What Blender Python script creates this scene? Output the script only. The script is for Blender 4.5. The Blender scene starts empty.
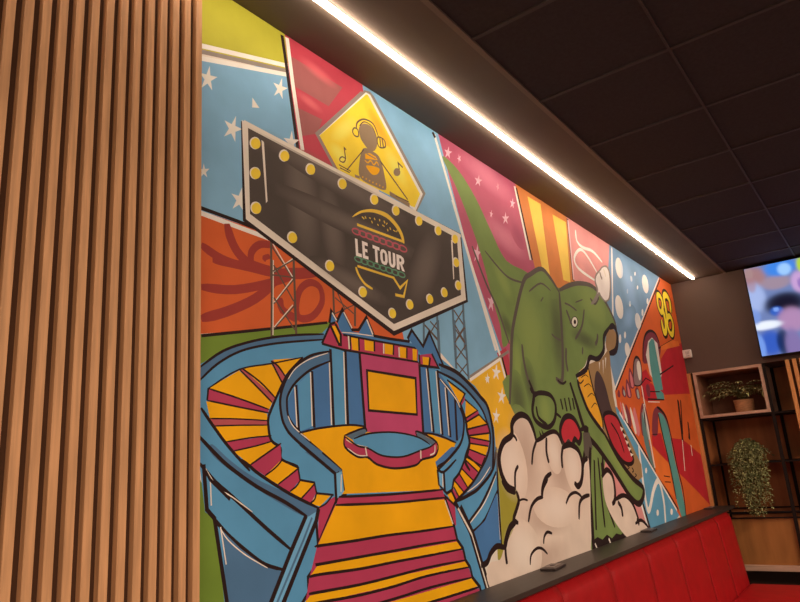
import bpy, bmesh, math, random
from mathutils import Vector, Matrix
random.seed(7)
SC = bpy.context.scene
COL = SC.collection

# ---------------------------------------------------------------- camera, world, lights, exposure
cam_data = bpy.data.cameras.new('camera')
cam_data.sensor_width = 36.0
cam_data.lens = 29.787
cam_data.clip_start = 0.02
cam = bpy.data.objects.new('camera', cam_data)
COL.objects.link(cam)
RIGHT = Vector((0.59754762, -0.79867784, -0.07106719))
DOWN = Vector((0.1597206, 0.20541432, -0.96555388))
FWD = Vector((0.78576471, 0.56561353, 0.25031014))
cam.matrix_world = Matrix(((RIGHT.x, -DOWN.x, -FWD.x, 0.0), (RIGHT.y, -DOWN.y, -FWD.y, 0.0),
                           (RIGHT.z, -DOWN.z, -FWD.z, 1.4), (0, 0, 0, 1)))
SC.camera = cam
w = bpy.data.worlds.new('World'); SC.world = w; w.use_nodes = True
w.node_tree.nodes['Background'].inputs[0].default_value = (1.0, 0.70, 0.54, 1)
w.node_tree.nodes['Background'].inputs[1].default_value = 0.30
SC.view_settings.view_transform = 'Standard'
SC.view_settings.look = 'None'
SC.view_settings.gamma = 1.0
SC.view_settings.use_curve_mapping = False
SC.view_settings.exposure = 0.08
LED_STRENGTH = 33.0
LED_COLOUR = (1.0, 0.74, 0.55)

def area(name, loc, sx, sy, power, col, rot=(0, 0, 0)):
    l = bpy.data.lights.new(name, 'AREA'); l.shape = 'RECTANGLE'; l.size = sx; l.size_y = sy
    l.energy = power; l.color = col
    o = bpy.data.objects.new(name, l); o.location = loc; o.rotation_euler = rot; COL.objects.link(o)
    return o
# unseen fill lights at ceiling height, standing in for other lamps of the room
area('ceiling_fill_light', (1.0, -2.2, 2.96), 5.0, 0.12, 205, (1.0, 0.72, 0.53))
area('ceiling_fill_light', (5.2, -1.7, 2.95), 2.2, 0.12, 115, (1.0, 0.72, 0.53))  # extra fill added to brighten the right end of the mural
area('ceiling_fill_light', (-1.5, -1.2, 2.96), 1.2, 0.6, 90, (1.0, 0.72, 0.53))

# ---------------------------------------------------------------- helpers
def lin(c):
    c /= 255.0
    return c / 12.92 if c <= 0.04045 else ((c + 0.055) / 1.055) ** 2.4
def hexlin(h):
    return tuple(lin(int(h[i:i + 2], 16)) for i in (0, 2, 4))

def mat(name, col, rough=0.6, noise=0.12, scale=6.0, spec=0.3, stretch=None, metallic=0.0, bump=0.0, col2=None, detail=4.0):
    m = bpy.data.materials.new(name); m.use_nodes = True
    nt = m.node_tree; b = nt.nodes['Principled BSDF']
    b.inputs['Roughness'].default_value = rough
    b.inputs['Specular IOR Level'].default_value = spec
    b.inputs['Metallic'].default_value = metallic
    tc = nt.nodes.new('ShaderNodeTexCoord'); mp = nt.nodes.new('ShaderNodeMapping')
    nt.links.new(tc.outputs['Object'], mp.inputs[0])
    if stretch: mp.inputs['Scale'].default_value = stretch
    nz = nt.nodes.new('ShaderNodeTexNoise'); nz.inputs['Scale'].default_value = scale; nz.inputs['Detail'].default_value = detail
    nt.links.new(mp.outputs[0], nz.inputs[0])
    mx = nt.nodes.new('ShaderNodeMix'); mx.data_type = 'RGBA'
    rp = nt.nodes.new('ShaderNodeMapRange'); rp.inputs[1].default_value = 0.3; rp.inputs[2].default_value = 0.7
    nt.links.new(nz.outputs[0], rp.inputs[0]); nt.links.new(rp.outputs[0], mx.inputs[0])
    lo = tuple(max(0.0, c * (1 - noise)) for c in col); hi = tuple(min(1.0, c * (1 + noise)) for c in col)
    if col2: lo, hi = col, col2
    mx.inputs[6].default_value = (*lo, 1); mx.inputs[7].default_value = (*hi, 1)
    nt.links.new(mx.outputs[2], b.inputs['Base Color'])
    if bump:
        bp = nt.nodes.new('ShaderNodeBump'); bp.inputs['Strength'].default_value = bump; bp.inputs['Distance'].default_value = 0.004
        nt.links.new(nz.outputs[0], bp.inputs['Height']); nt.links.new(bp.outputs[0], b.inputs['Normal'])
    return m

def emit_mat(name, col, strength):
    m = bpy.data.materials.new(name); m.use_nodes = True
    nt = m.node_tree; nt.nodes.remove(nt.nodes['Principled BSDF'])
    e = nt.nodes.new('ShaderNodeEmission'); e.inputs[0].default_value = (*col, 1); e.inputs[1].default_value = strength
    nt.links.new(e.outputs[0], nt.nodes['Material Output'].inputs[0])
    return m

def link(name, bm, mats, root=None, smooth=False):
    """links a bmesh built in world coordinates as ONE mesh object, as a part of root when given"""
    me = bpy.data.meshes.new(name)
    off = Vector((0, 0, 0))
    p = root
    while p is not None:
        off += p.location; p = p.parent
    if off.length: bmesh.ops.translate(bm, verts=bm.verts, vec=-off)
    bm.normal_update()
    bm.to_mesh(me); bm.free()
    for m in (mats if isinstance(mats, (list, tuple)) else [mats]): me.materials.append(m)
    if smooth:
        for f in me.polygons: f.use_smooth = True
    o = bpy.data.objects.new(name, me); COL.objects.link(o)
    if root is not None: o.parent = root
    return o

def tag(o, label=None, cat=None, group=None, kind=None):
    if label: o['label'] = label
    if cat: o['category'] = cat
    if group: o['group'] = group
    if kind: o['kind'] = kind
    return o
def thing(name, label, cat, loc, group=None):
    o = bpy.data.objects.new(name, None); o.empty_display_size = 0.05; o.location = loc; COL.objects.link(o)
    return tag(o, label, cat, group)

def box(bm, x0, x1, y0, y1, z0, z1, bev=0.0, seg=2, mi=0):
    r = bmesh.ops.create_cube(bm, size=1.0)
    vs = r['verts']
    for v in vs:
        v.co = Vector((x0 + (v.co.x + .5) * (x1 - x0), y0 + (v.co.y + .5) * (y1 - y0), z0 + (v.co.z + .5) * (z1 - z0)))
    fs = set(f for v in vs for f in v.link_faces)
    for f in fs: f.material_index = mi
    if bev:
        es = list(set(e for v in vs for e in v.link_edges))
        bmesh.ops.bevel(bm, geom=es, offset=bev, segments=seg, affect='EDGES', profile=0.6)
    return bm
def nb(): return bmesh.new()
def bx(*a, **k): return box(nb(), *a, **k)

def lathe(bm, cx, cy, prof, n=24, mi=0):
    rings = []
    for r, z in prof:
        if r < 1e-5: rings.append([bm.verts.new((cx, cy, z))])
        else: rings.append([bm.verts.new((cx + r * math.cos(2 * math.pi * i / n), cy + r * math.sin(2 * math.pi * i / n), z)) for i in range(n)])
    for a, b in zip(rings, rings[1:]):
        for i in range(n):
            j = (i + 1) % n
            if len(a) == 1 and len(b) == 1: continue
            if len(a) == 1: f = bm.faces.new((a[0], b[j], b[i]))
            elif len(b) == 1: f = bm.faces.new((a[i], a[j], b[0]))
            else: f = bm.faces.new((a[i], a[j], b[j], b[i]))
            f.material_index = mi; f.smooth = True
    return bm

def tube(bm, pts, r0, r1=None, n=6, mi=0):
    r1 = r0 if r1 is None else r1
    rings = []
    for i, p in enumerate(pts):
        p = Vector(p)
        d = (Vector(pts[min(i + 1, len(pts) - 1)]) - Vector(pts[max(i - 1, 0)])).normalized()
        u = d.orthogonal().normalized(); v = d.cross(u)
        r = r0 + (r1 - r0) * i / max(1, len(pts) - 1)
        rings.append([bm.verts.new(p + (u * math.cos(2 * math.pi * k / n) + v * math.sin(2 * math.pi * k / n)) * r) for k in range(n)])
    for a, b in zip(rings, rings[1:]):
        # align seams
        best = min(range(n), key=lambda s: sum((a[k].co - b[(k + s) % n].co).length for k in range(n)))
        b[:] = b[best:] + b[:best]
        for k in range(n):
            f = bm.faces.new((a[k], a[(k + 1) % n], b[(k + 1) % n], b[k])); f.material_index = mi; f.smooth = True
    for ring in (rings[0], rings[-1]):
        try: bm.faces.new(ring).material_index = mi
        except ValueError: pass
    return bm

# ---------------------------------------------------------------- measures of the room (metres)
WALL_Y = 1.5          # face of the painted wall
BACK_X = 6.58         # face of the far wall
CEIL = 2.974
SOFFIT_Y = 1.025
PANEL_Y = 1.40        # face of the slats on the left

# ---------------------------------------------------------------- materials
M_board = mat('ceiling_plasterboard', (0.15, 0.125, 0.105), 0.75, 0.06, 3.0, 0.2)
M_tile = mat('ceiling_tile_dark', (0.058, 0.05, 0.058), 0.85, 0.10, 60.0, 0.15)
M_edge = mat('soffit_edge_bar', (0.21, 0.165, 0.14), 0.6, 0.05, 5.0, 0.3)
M_tbar = mat('ceiling_bar', (0.075, 0.064, 0.068), 0.6, 0.05, 5.0, 0.3)
M_wallbrown = mat('dark_brown_wall_paint', (0.125, 0.088, 0.074), 0.75, 0.05, 4.0, 0.2)
M_plaster = mat('plaster', (0.55, 0.50, 0.45), 0.8, 0.05, 8.0, 0.2)
M_floor = mat('floor_tile_dark', (0.10, 0.08, 0.07), 0.5, 0.1, 5.0, 0.3)
M_oak = mat('oak_slat', (0.58, 0.335, 0.17), 0.55, 0.20, 10.0, 0.25, stretch=(9, 9, 0.5), bump=0.05)
M_oakdark = mat('slat_backing', (0.09, 0.045, 0.025), 0.8, 0.12, 10.0, 0.15, stretch=(6, 6, 0.6))
M_trimwood = mat('orange_wood', (0.62, 0.28, 0.10), 0.5, 0.15, 10.0, 0.3, stretch=(9, 9, 0.5))
M_shelfwood = mat('brown_wood_panel', (0.40, 0.145, 0.052), 0.55, 0.28, 3.0, 0.3, stretch=(3, 3, 0.5))
M_lowerwood = mat('lower_wood_panel', (0.36, 0.155, 0.045), 0.5, 0.25, 3.0, 0.3, stretch=(3, 3, 0.5))
M_boxwood = mat('pale_box_wood', (0.50, 0.33, 0.25), 0.55, 0.15, 8.0, 0.3, stretch=(3, 0.6, 3))
M_boxback = mat('box_back_wood', (0.30, 0.145, 0.09), 0.7, 0.2, 6.0, 0.2)
M_black = mat('black_metal', (0.014, 0.009, 0.008), 0.6, 0.1, 8.0, 0.15)
M_ledge = mat('dark_ledge_wood', (0.032, 0.025, 0.022), 0.45, 0.18, 9.0, 0.4, stretch=(0.7, 6, 6), bump=0.03)
M_red = mat('red_leather', (0.34, 0.006, 0.010), 0.5, 0.10, 14.0, 0.2, bump=0.06)
M_redseam = mat('red_seam', (0.27, 0.012, 0.018), 0.6, 0.10, 14.0, 0.2)
M_whitepl = mat('white_plastic', (0.80, 0.76, 0.72), 0.45, 0.03, 8.0, 0.4)
M_greymark = mat('grey_print', (0.30, 0.27, 0.26), 0.6, 0.03, 8.0, 0.2)
M_wicker = mat('tan_pot', (0.60, 0.33, 0.17), 0.7, 0.2, 30.0, 0.2, stretch=(1, 1, 4))
M_potdark = mat('dark_pot', (0.07, 0.05, 0.045), 0.6, 0.1, 10.0, 0.2)
M_fern = mat('variegated_leaf', (0.20, 0.25, 0.085), 0.5, 0.1, 14.0, 0.3, col2=(0.70, 0.68, 0.36))
M_vine = mat('small_vine_leaf', (0.16, 0.20, 0.075), 0.5, 0.1, 22.0, 0.3, col2=(0.50, 0.53, 0.26))
M_stem = mat('leaf_stem', (0.16, 0.15, 0.06), 0.6, 0.1, 14.0, 0.2)
M_soil = mat('soil', (0.05, 0.035, 0.025), 0.9, 0.3, 40.0, 0.1)
M_alu = mat('white_aluminium', (0.75, 0.72, 0.68), 0.4, 0.03, 8.0, 0.4)
M_led = emit_mat('led_diffuser', LED_COLOUR, LED_STRENGTH)
M_caseblack = mat('dark_case', (0.04, 0.03, 0.03), 0.35, 0.1, 8.0, 0.5)
M_casepale = mat('pale_case_top', (0.17, 0.14, 0.13), 0.3, 0.15, 40.0, 0.5)

# ---------------------------------------------------------------- the setting
tag(link('floor', bx(-3, 8.6, -5, 1.9, -0.1, 0), M_floor), kind='structure')
tag(link('wall_right', bx(-3, 8.6, WALL_Y + 0.012, 1.9, 0, CEIL), M_plaster), kind='structure')
bm = bx(-3, BACK_X + 0.9, SOFFIT_Y, WALL_Y + 0.012, CEIL, CEIL + 0.1)
box(bm, -3, BACK_X + 0.9, -5, SOFFIT_Y, CEIL + 0.006, CEIL + 0.1, mi=1)
tag(link('ceiling', bm, [M_board, M_tile]), kind='structure')
bm = nb()
x = 1.99 - 0.600 * 8
while x < BACK_X:
    if x > -3: box(bm, x - 0.009, x + 0.009, -5, SOFFIT_Y, CEIL - 0.001, CEIL + 0.006)
    x += 0.600
k = 0
while SOFFIT_Y - k * 0.585 > -5:
    y = SOFFIT_Y - k * 0.585
    box(bm, -3, BACK_X, y - (0.022 if k == 0 else 0.011), y, CEIL - 0.003, CEIL + 0.006, mi=1 if k == 0 else 0)
    k += 1
tag(link('trim_1', bm, [M_tbar, M_edge]), kind='structure')
# far wall with a niche behind the shelves
NZ0, NZ1, NX = 0.0, 2.105, 7.10
bm = bx(BACK_X, NX + 0.3, -5, WALL_Y + 0.012, NZ1, CEIL)
box(bm, NX, NX + 0.3, -5, WALL_Y + 0.012, 0, NZ1)
tag(link('wall_back', bm, M_wallbrown), kind='structure')
tag(link('trim_2', bx(BACK_X - 0.02, BACK_X + 0.5, 1.468, WALL_Y, 0.9, 2.10, bev=0.002), M_trimwood), kind='structure')

# ---------------------------------------------------------------- painted wall
MURAL = r'''
# background_panel
F olive 1010,2899 1242,3211 1572,3080 1490,2828 1042,2692
F sky 1015,2637 1510,2834 1571,2539 1644,2446 1402,2155 1049,2173
F red 1482,3029 1682,3098 2088,3020 1767,2654 1777,2408 1536,2525
F ltorange 1023,2180 1416,2172 2209,1961 2060,1862 1652,1910 1126,1811 1030,1793
F green 1030,1793 1132,1811 1662,1919 1657,1838 1126,1696 1033,1663
F green 1037,1423 1128,1419 1186,1313 1223,1085 1043,1119
F sky 1920,3037 2495,3055 2697,2422 2932,1932 2538,1767 2347,1883 2096,1886 2057,2064
F pink 2465,3085 3403,3091 3503,2245 3136,1611 2935,1902 2689,2380
F red 2859,1930 2961,1965 3079,1610 2971,1657
F stripeorange 3291,3052 4155,3088 4085,2402 3469,2359
F rose 4061,3060 5035,3092 4719,2283 4034,2261
F denim 4953,3113 6593,3144 4525,1805 4451,2178
F starry 2502,1756 2908,1919 3024,1609 2898,1443 2726,1460
F moss 2710,1469 2987,1464 2863,980 2662,1008
F sky2 4275,1761 4560,1705 5628,947 4832,802 4526,840
F rose 4045,1417 4665,1108 4806,837 3999,904
F vorange 6346,3072 6670,3098 6605,837 5590,892 4495,1716 4496,1831
F dullred 1518,2895 1800,2898 1711,2775 1520,2777
F dullred 1529,2695 1672,2702 1641,2631 1555,2587
A ltred 28.2 1577,2910 1656,2896 1755,2888
A ltred 20.9 1544,2753 1608,2746 1661,2737
L white 16.9 1121,2729 1493,2844
L grey 15.0 1121,2708 1495,2823
L white 16.5 1121,2684 1499,2809
L dark 16.0 1475,2961 1495,2827 1536,2525
L white 18.9 1500,2964 1522,2779 1559,2534
F white 1157,2674 1160,2642 1187,2649 1162,2623 1167,2592 1149,2608 1126,2582 1138,2617 1120,2632 1145,2638
F white 1469,2782 1468,2748 1495,2753 1468,2729 1469,2697 1453,2716 1428,2692 1444,2726 1427,2743 1453,2746
F white 1260,2543 1257,2506 1286,2506 1257,2485 1256,2449 1240,2473 1212,2451 1231,2486 1214,2508 1242,2506
F white 1330,2641 1360,2615 1328,2603
F white 1509,2591 1514,2559 1544,2568 1517,2541 1523,2510 1502,2525 1476,2497 1490,2533 1468,2546 1497,2554
F white 1281,2301 1283,2269 1313,2272 1285,2251 1288,2220 1269,2239 1243,2218 1258,2250 1239,2267 1267,2268
F white 1136,2332 1141,2316 1157,2322 1144,2306 1149,2291 1136,2298 1124,2282 1129,2301 1116,2307 1132,2312
L white 15.7 1124,2171 1257,2164 1399,2157
L dark 12.3 1123,2187 1262,2182 1405,2173
S maroon 33.0 1221,2163 1237,2115 1270,2074 1329,2051 1478,2054 1648,2097
S maroon 27.0 1128,2073 1186,2051 1250,2042 1329,2048
S maroon 24.7 1314,2047 1315,2092 1351,2128 1409,2138
S maroon 17.5 1392,2098 1369,2087 1376,2081
S maroon 23.1 1168,2036 1232,2038 1319,2040 1412,2039
S maroon 30.2 1401,2037 1478,2061 1537,2074 1623,2099
S maroon 27.9 1129,1947 1250,1961 1400,2012 1525,2070
S maroon 30.1 1129,1855 1221,1890 1327,1946 1411,2014
O maroon 25.4 1571,2044 1619,2035 1626,1983 1577,1927 1517,1912 1502,1946 1522,2009
S maroon 28.6 1431,1967 1440,1928 1506,1906
L dark 9.3 1130,1806 1390,1860 1649,1915
L white 20.6 2465,2955 2688,2369
L dark 20.4 2451,2961 2470,2939
F starpink 2592,2940 2590,2913 2619,2920 2590,2898 2590,2872 2574,2885 2546,2863 2564,2893 2546,2905 2574,2910
F starpink 2681,2931 2688,2917 2705,2931 2692,2910 2699,2897 2685,2898 2673,2876 2677,2898 2662,2898 2679,2910
F starpink 2877,2883 2875,2856 2908,2863 2874,2841 2874,2815 2856,2829 2824,2806 2845,2836 2825,2848 2856,2853
F starpink 3079,2905 3085,2891 3101,2904 3088,2883 3094,2869 3081,2871 3068,2850 3073,2872 3059,2872 3075,2884
F starpink 3257,2868 3254,2841 3280,2845 3252,2825 3249,2799 3236,2814 3209,2794 3228,2822 3214,2837 3239,2839
F starpink 3140,2748 3142,2721 3177,2731 3144,2705 3149,2679 3126,2691 3095,2665 3113,2697 3090,2707 3123,2715
F starpink 2975,2713 2972,2693 2986,2694 2971,2682 2969,2663 2962,2675 2947,2662 2958,2681 2951,2693 2964,2693
F starpink 2782,2463 2779,2435 2803,2436 2778,2419 2776,2391 2764,2409 2740,2391 2757,2418 2743,2434 2766,2434
A ltpink 82.8 2727,2937 2944,2914 3233,2878
A ltpink 69.0 2876,2588 3118,2614 3302,2519
A dkpink 60.6 3172,2628 3320,2692 3238,2581
L white 24.6 3299,2953 3391,2523
L dark 19.0 3320,2949 3415,2529
L white 22.7 2576,2649 2852,1941
F starpink 2875,2242 2871,2201 2901,2201 2869,2177 2866,2137 2851,2163 2819,2139 2841,2178 2825,2203 2854,2201
F starpink 2781,2478 2777,2436 2806,2438 2775,2412 2772,2371 2757,2397 2727,2370 2748,2411 2732,2436 2760,2435
L white 20.7 2687,2369 2888,1922
L grey 15.1 2577,1792 2987,1951
L white 15.0 2575,1778 2889,1904
L white 19.0 2885,1907 2959,1693
L dark 17.1 2907,1912 2978,1694
F white 2839,1872 2841,1844 2872,1847 2843,1828 2847,1800 2827,1817 2799,1797 2815,1826 2795,1841 2824,1843
F white 2743,1824 2744,1804 2762,1805 2745,1792 2746,1773 2735,1785 2718,1771 2728,1791 2716,1802 2734,1803
F white 2846,1873 2844,1843 2880,1842 2844,1826 2845,1797 2824,1817 2791,1800 2813,1828 2791,1846 2825,1844
F white 2876,1763 2874,1731 2910,1729 2874,1713 2873,1682 2854,1703 2819,1686 2842,1715 2821,1736 2855,1732
F white 2796,1664 2795,1634 2824,1633 2795,1617 2796,1587 2779,1607 2751,1590 2769,1618 2752,1638 2779,1635
F white 2713,1790 2752,1808 2747,1776
L grey 9.2 2716,1475 2785,1468
F stripeyellow 3463,2940 3644,2944 3642,2452 3542,2494
F stripeyellow 3816,2923 4030,2929 3961,2497 3848,2492
L dark 28.1 4070,2964 4019,2521
S white 24.3 4191,2915 4187,2835 4285,2811 4477,2826 4646,2782
S white 23.5 4495,2675 4341,2765 4220,2781 4092,2692 4147,2628 4438,2600
L white 28.3 4925,2959 4686,2352
L pinkline 21.2 4075,2956 4027,2528
C white 5124,2841 5103,2785 5055,2743 5000,2730 4957,2750 4943,2795 4963,2850 5010,2893 5066,2908 5110,2888
C white 5786,2833 5762,2778 5711,2736 5653,2724 5610,2744 5597,2790 5619,2844 5669,2886 5728,2900 5773,2880
C white 4970,2498 4949,2440 4901,2397 4845,2387 4803,2411 4789,2461 4808,2519 4855,2562 4911,2574 4956,2550
C white 5374,2442 5356,2398 5315,2366 5269,2359 5233,2377 5222,2415 5240,2458 5279,2490 5326,2499 5363,2481
C white 4972,2165 4958,2130 4927,2105 4890,2100 4861,2116 4852,2147 4865,2182 4896,2207 4933,2213 4963,2197
C white 5333,2790 5327,2774 5312,2761 5294,2757 5281,2763 5277,2777 5284,2793 5298,2806 5316,2810 5329,2804
C white 5168,2654 5158,2640 5144,2630 5132,2628 5126,2634 5129,2647 5139,2660 5152,2670 5165,2673 5171,2666
C white 5187,2555 5174,2538 5156,2527 5140,2524 5132,2532 5134,2546 5147,2562 5164,2574 5181,2577 5189,2569
C white 5700,2660 5684,2642 5663,2629 5644,2626 5635,2634 5638,2650 5653,2668 5674,2681 5693,2684 5703,2676
C white 5457,2856 5447,2844 5432,2835 5419,2832 5412,2837 5413,2848 5423,2860 5437,2869 5451,2872 5458,2867
C white 4743,2314 4732,2297 4716,2286 4702,2284 4695,2292 4698,2308 4710,2325 4725,2336 4739,2338 4746,2330
C white 4933,2272 4920,2255 4904,2243 4889,2242 4882,2250 4885,2266 4897,2283 4914,2295 4929,2297 4936,2288
C white 4807,2229 4792,2207 4772,2193 4754,2191 4746,2202 4750,2222 4765,2243 4785,2258 4803,2260 4811,2249
C white 5462,2738 5452,2726 5438,2718 5425,2715 5417,2720 5419,2730 5429,2742 5443,2751 5456,2754 5464,2749
C white 5493,2530 5477,2510 5457,2496 5439,2494 5431,2503 5435,2521 5450,2541 5471,2555 5489,2557 5497,2548
C white 4653,2147 4640,2129 4621,2117 4605,2115 4596,2125 4599,2142 4612,2160 4630,2172 4647,2174 4656,2165
A ltdenim 165.6 5174,2831 5220,2673 5221,2550
A ltdenim 70.5 4897,2363 5092,2410 5199,2506
L white 15.3 6175,2960 4489,1837
L dark 15.3 6210,2952 4520,1839
L dark 20.0 4552,1688 5541,970
L white 19.9 4521,1687 5498,970
S white 40.7 4819,1461 4795,1286 4787,1061 4842,1037 5000,1153 5153,1207 5199,1070 5149,901
C white 4920,1290 4909,1279 4895,1273 4881,1273 4873,1281 4875,1292 4885,1303 4900,1309 4914,1309 4921,1301
C white 5034,994 5022,982 5004,976 4987,978 4977,986 4979,999 4991,1010 5009,1017 5026,1015 5036,1006
C white 5382,971 5368,958 5347,952 5328,954 5318,963 5320,976 5334,988 5354,995 5373,993 5384,984
L white 29.2 4680,1083 4748,907
L dark 31.2 4713,1080 4788,899
# lattice_tower
L bronze 9.4 1399,2159 1395,2017
L bronze 10.1 1498,2113 1494,2036
L bronze 6.4 1404,2130 1495,2038
L cream 4.7 1406,2143 1491,2046
L bronze 4.6 1407,2046 1498,2113
L cream 3.3 1407,2050 1492,2111
L bronze 9.2 1400,2087 1391,1834
L bronze 10.1 1497,2108 1498,1853
L cream 4.2 1406,2088 1397,1841
L bronze 4.6 1403,2050 1497,2108
L bronze 6.4 1407,2071 1491,1965
L bronze 4.9 1403,1942 1491,2036
L cream 3.5 1406,1948 1489,2041
L bronze 6.1 1404,1963 1493,1869
L bronze 4.8 1401,1861 1497,1953
L cream 3.5 1403,1867 1487,1952
L bronze 4.8 1401,2037 1495,2047
# lattice_tower.b
L bronze 10.4 1687,2052 1685,1911
L bronze 11.1 1803,2012 1795,1922
L bronze 5.6 1694,2012 1792,1968
L bronze 4.3 1690,1953 1795,2001
L bronze 6.6 1709,2033 1745,1974
# lattice_tower.c
L slate 14.4 2244,2014 2225,1877
L slate 15.6 2350,2056 2338,1888
L bronze 7.5 2246,1987 2335,1934
L bronze 6.4 2235,1911 2340,2011
L bronze 5.3 2232,1890 2329,1890
L slate 15.6 2353,2024 2340,1837
L bronze 7.4 2249,1987 2336,1939
L bronze 7.5 2290,2009 2346,1979
# lattice_tower.d
L slate 16.9 2484,2106 2470,1902
L slate 17.6 2580,2136 2556,1911
L bronze 9.3 2492,2089 2567,2030
L bronze 6.9 2480,2018 2574,2102
L bronze 9.0 2482,2007 2556,1948
L bronze 6.8 2470,1938 2565,2018
L slate 16.7 2472,1916 2467,1826
L slate 16.7 2490,2043 2466,1821
L slate 17.7 2574,2055 2564,1778
L bronze 9.5 2490,2020 2563,1948
L bronze 6.8 2476,1939 2576,2020
L bronze 8.4 2478,1928 2566,1868
L bronze 6.6 2467,1859 2570,1938
L bronze 8.0 2473,1849 2561,1794
L bronze 6.4 2467,1788 2562,1851
# diamond_sign
F grey 1940,2951 1977,2961 2003,2952 2342,2609 2257,2496 2235,2501 1633,2622
F white 1949,2945 1979,2947 2319,2600 2250,2497 1649,2627
F diayellow 1951,2936 1962,2939 2296,2593 2244,2513 1746,2522 1652,2628
L grey 16.9 1925,2932 1639,2628 1734,2519
A amber 40.0 1957,2884 2023,2810 2091,2743
A ltyellow 31.0 1732,2650 1794,2708 1872,2784
A ltyellow 34.8 1729,2598 1762,2594 1784,2576
A ltyellow 47.4 2087,2704 2124,2661 2177,2623
C taupe 1889,2756 1925,2790 1970,2795 2001,2768 2005,2727 1980,2687 1946,2679 1916,2693 1893,2716
C taupe 1910,2673 1979,2681 2017,2665 2040,2596 2041,2533 1962,2524 1877,2533 1879,2602
S bronze 7.3 1871,2743 1881,2777 1927,2810 1987,2812 2018,2761
S bronze 5.5 1893,2766 1926,2798 1975,2798 2001,2764
O bronze 6.0 1859,2743 1881,2743 1881,2715 1858,2709 1847,2723
O bronze 6.4 2014,2764 2055,2766 2060,2736 2020,2718 2006,2738
L bronze 7.2 2025,2764 2027,2723
L bronze 7.5 2041,2766 2046,2730
L bronze 4.6 1912,2668 1798,2538
L bronze 8.1 2016,2655 2195,2536
L bronze 4.9 1753,2545 1822,2541
L bronze 4.8 1758,2534 1815,2533
L taupe 11.7 1845,2530 1875,2532
L taupe 22.0 2067,2524 2207,2513
L bronze 5.3 2109,2527 2202,2528
O bronze 5.0 1779,2587 1793,2582 1781,2565 1760,2564 1763,2577
L bronze 6.2 1794,2584 1790,2630 1801,2625
C taupe 2156,2652 2150,2638 2136,2627 2121,2622 2109,2625 2106,2634 2112,2647 2125,2659 2140,2664 2152,2661
L bronze 7.4 2150,2661 2145,2692 2177,2681
F yellow 1918,2651 1950,2666 1988,2663 2000,2652 1918,2629
L taupe 5.3 1929,2655 1987,2654
S yellow 5.8 1914,2621 1932,2617 1953,2633 1971,2621 1992,2641 2004,2629
C yellow 1923,2602 2005,2618 1994,2589 1960,2573 1935,2582
C yellow 1898,2542 1897,2540 1895,2538 1893,2537 1891,2538 1890,2539 1891,2542 1893,2544 1896,2545 1897,2544
C yellow 1919,2541 1918,2539 1916,2537 1914,2536 1912,2537 1911,2539 1912,2541 1914,2543 1917,2544 1918,2543
C yellow 1940,2540 1939,2538 1937,2536 1935,2535 1933,2536 1932,2538 1933,2540 1935,2542 1938,2543 1940,2542
C yellow 1962,2541 1961,2538 1959,2536 1956,2535 1954,2536 1954,2538 1955,2540 1957,2542 1959,2543 1961,2542
C yellow 1984,2541 1983,2538 1981,2536 1978,2536 1976,2536 1976,2538 1977,2540 1979,2542 1981,2543 1983,2543
C yellow 2006,2541 2005,2538 2003,2536 2000,2536 1998,2536 1998,2538 1999,2541 2001,2543 2004,2543 2005,2543
C yellow 2027,2541 2026,2538 2024,2536 2021,2535 2019,2536 2019,2538 2020,2540 2022,2542 2025,2543 2027,2542
# marquee_sign
F ink 1280,2533 2625,2487 2627,2149 2027,1914 1283,2189
F cream 1284,2538 2616,2485 2610,2156 2029,1934 1295,2198
F board 1309,2520 2583,2456 2569,2173 2033,1962 1312,2220
A smudge 70.5 1546,2529 1537,2335 1577,2162
A smudge 55.4 1695,2423 1685,2263 1731,2159
A smudge 49.7 1404,2513 1699,2484 2272,2416
A smudge 37.9 1489,2321 1744,2338 2406,2260
A smudge 74.9 2345,2388 2324,2244 2160,2123
A smudge 35.9 1625,2136 1780,2074 2017,2057
L cream 14.7 1293,2535 2623,2476
F cream 1366,2499 1377,2495 1387,2286 1380,2277
F cream 2526,2432 2540,2435 2522,2242 2513,2237
C cream 1361,2489 1359,2474 1349,2461 1335,2453 1322,2455 1315,2464 1317,2479 1327,2492 1341,2500 1354,2499
C bulb 1361,2487 1360,2474 1351,2462 1338,2456 1327,2457 1321,2465 1322,2478 1331,2490 1344,2497 1355,2496
C cream 1358,2380 1356,2366 1346,2353 1332,2346 1320,2348 1313,2358 1315,2372 1325,2384 1339,2391 1352,2390
C bulb 1359,2378 1357,2365 1348,2354 1336,2348 1325,2350 1319,2358 1320,2371 1329,2382 1341,2388 1353,2386
C cream 1359,2258 1357,2244 1347,2232 1333,2226 1320,2229 1314,2238 1316,2252 1325,2264 1339,2270 1352,2268
C bulb 1359,2256 1357,2244 1349,2233 1336,2228 1325,2230 1320,2239 1321,2251 1330,2261 1342,2267 1353,2265
C cream 1491,2491 1489,2476 1478,2463 1464,2455 1450,2457 1443,2467 1446,2481 1456,2495 1471,2503 1484,2501
C bulb 1492,2489 1490,2476 1481,2464 1468,2458 1456,2459 1450,2468 1452,2480 1461,2492 1474,2499 1486,2498
C cream 1619,2484 1617,2469 1606,2456 1591,2449 1577,2451 1570,2461 1573,2475 1583,2489 1598,2496 1612,2495
C bulb 1620,2482 1618,2469 1609,2457 1595,2451 1583,2452 1577,2461 1579,2474 1588,2486 1602,2493 1614,2491
C cream 1791,2483 1788,2468 1777,2454 1761,2447 1747,2450 1740,2460 1742,2475 1754,2489 1769,2496 1784,2494
C bulb 1792,2481 1790,2468 1780,2456 1766,2449 1753,2451 1747,2461 1749,2474 1759,2486 1773,2492 1786,2490
C cream 1984,2476 1981,2461 1969,2447 1953,2441 1938,2443 1931,2454 1934,2469 1945,2483 1962,2490 1976,2487
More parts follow.
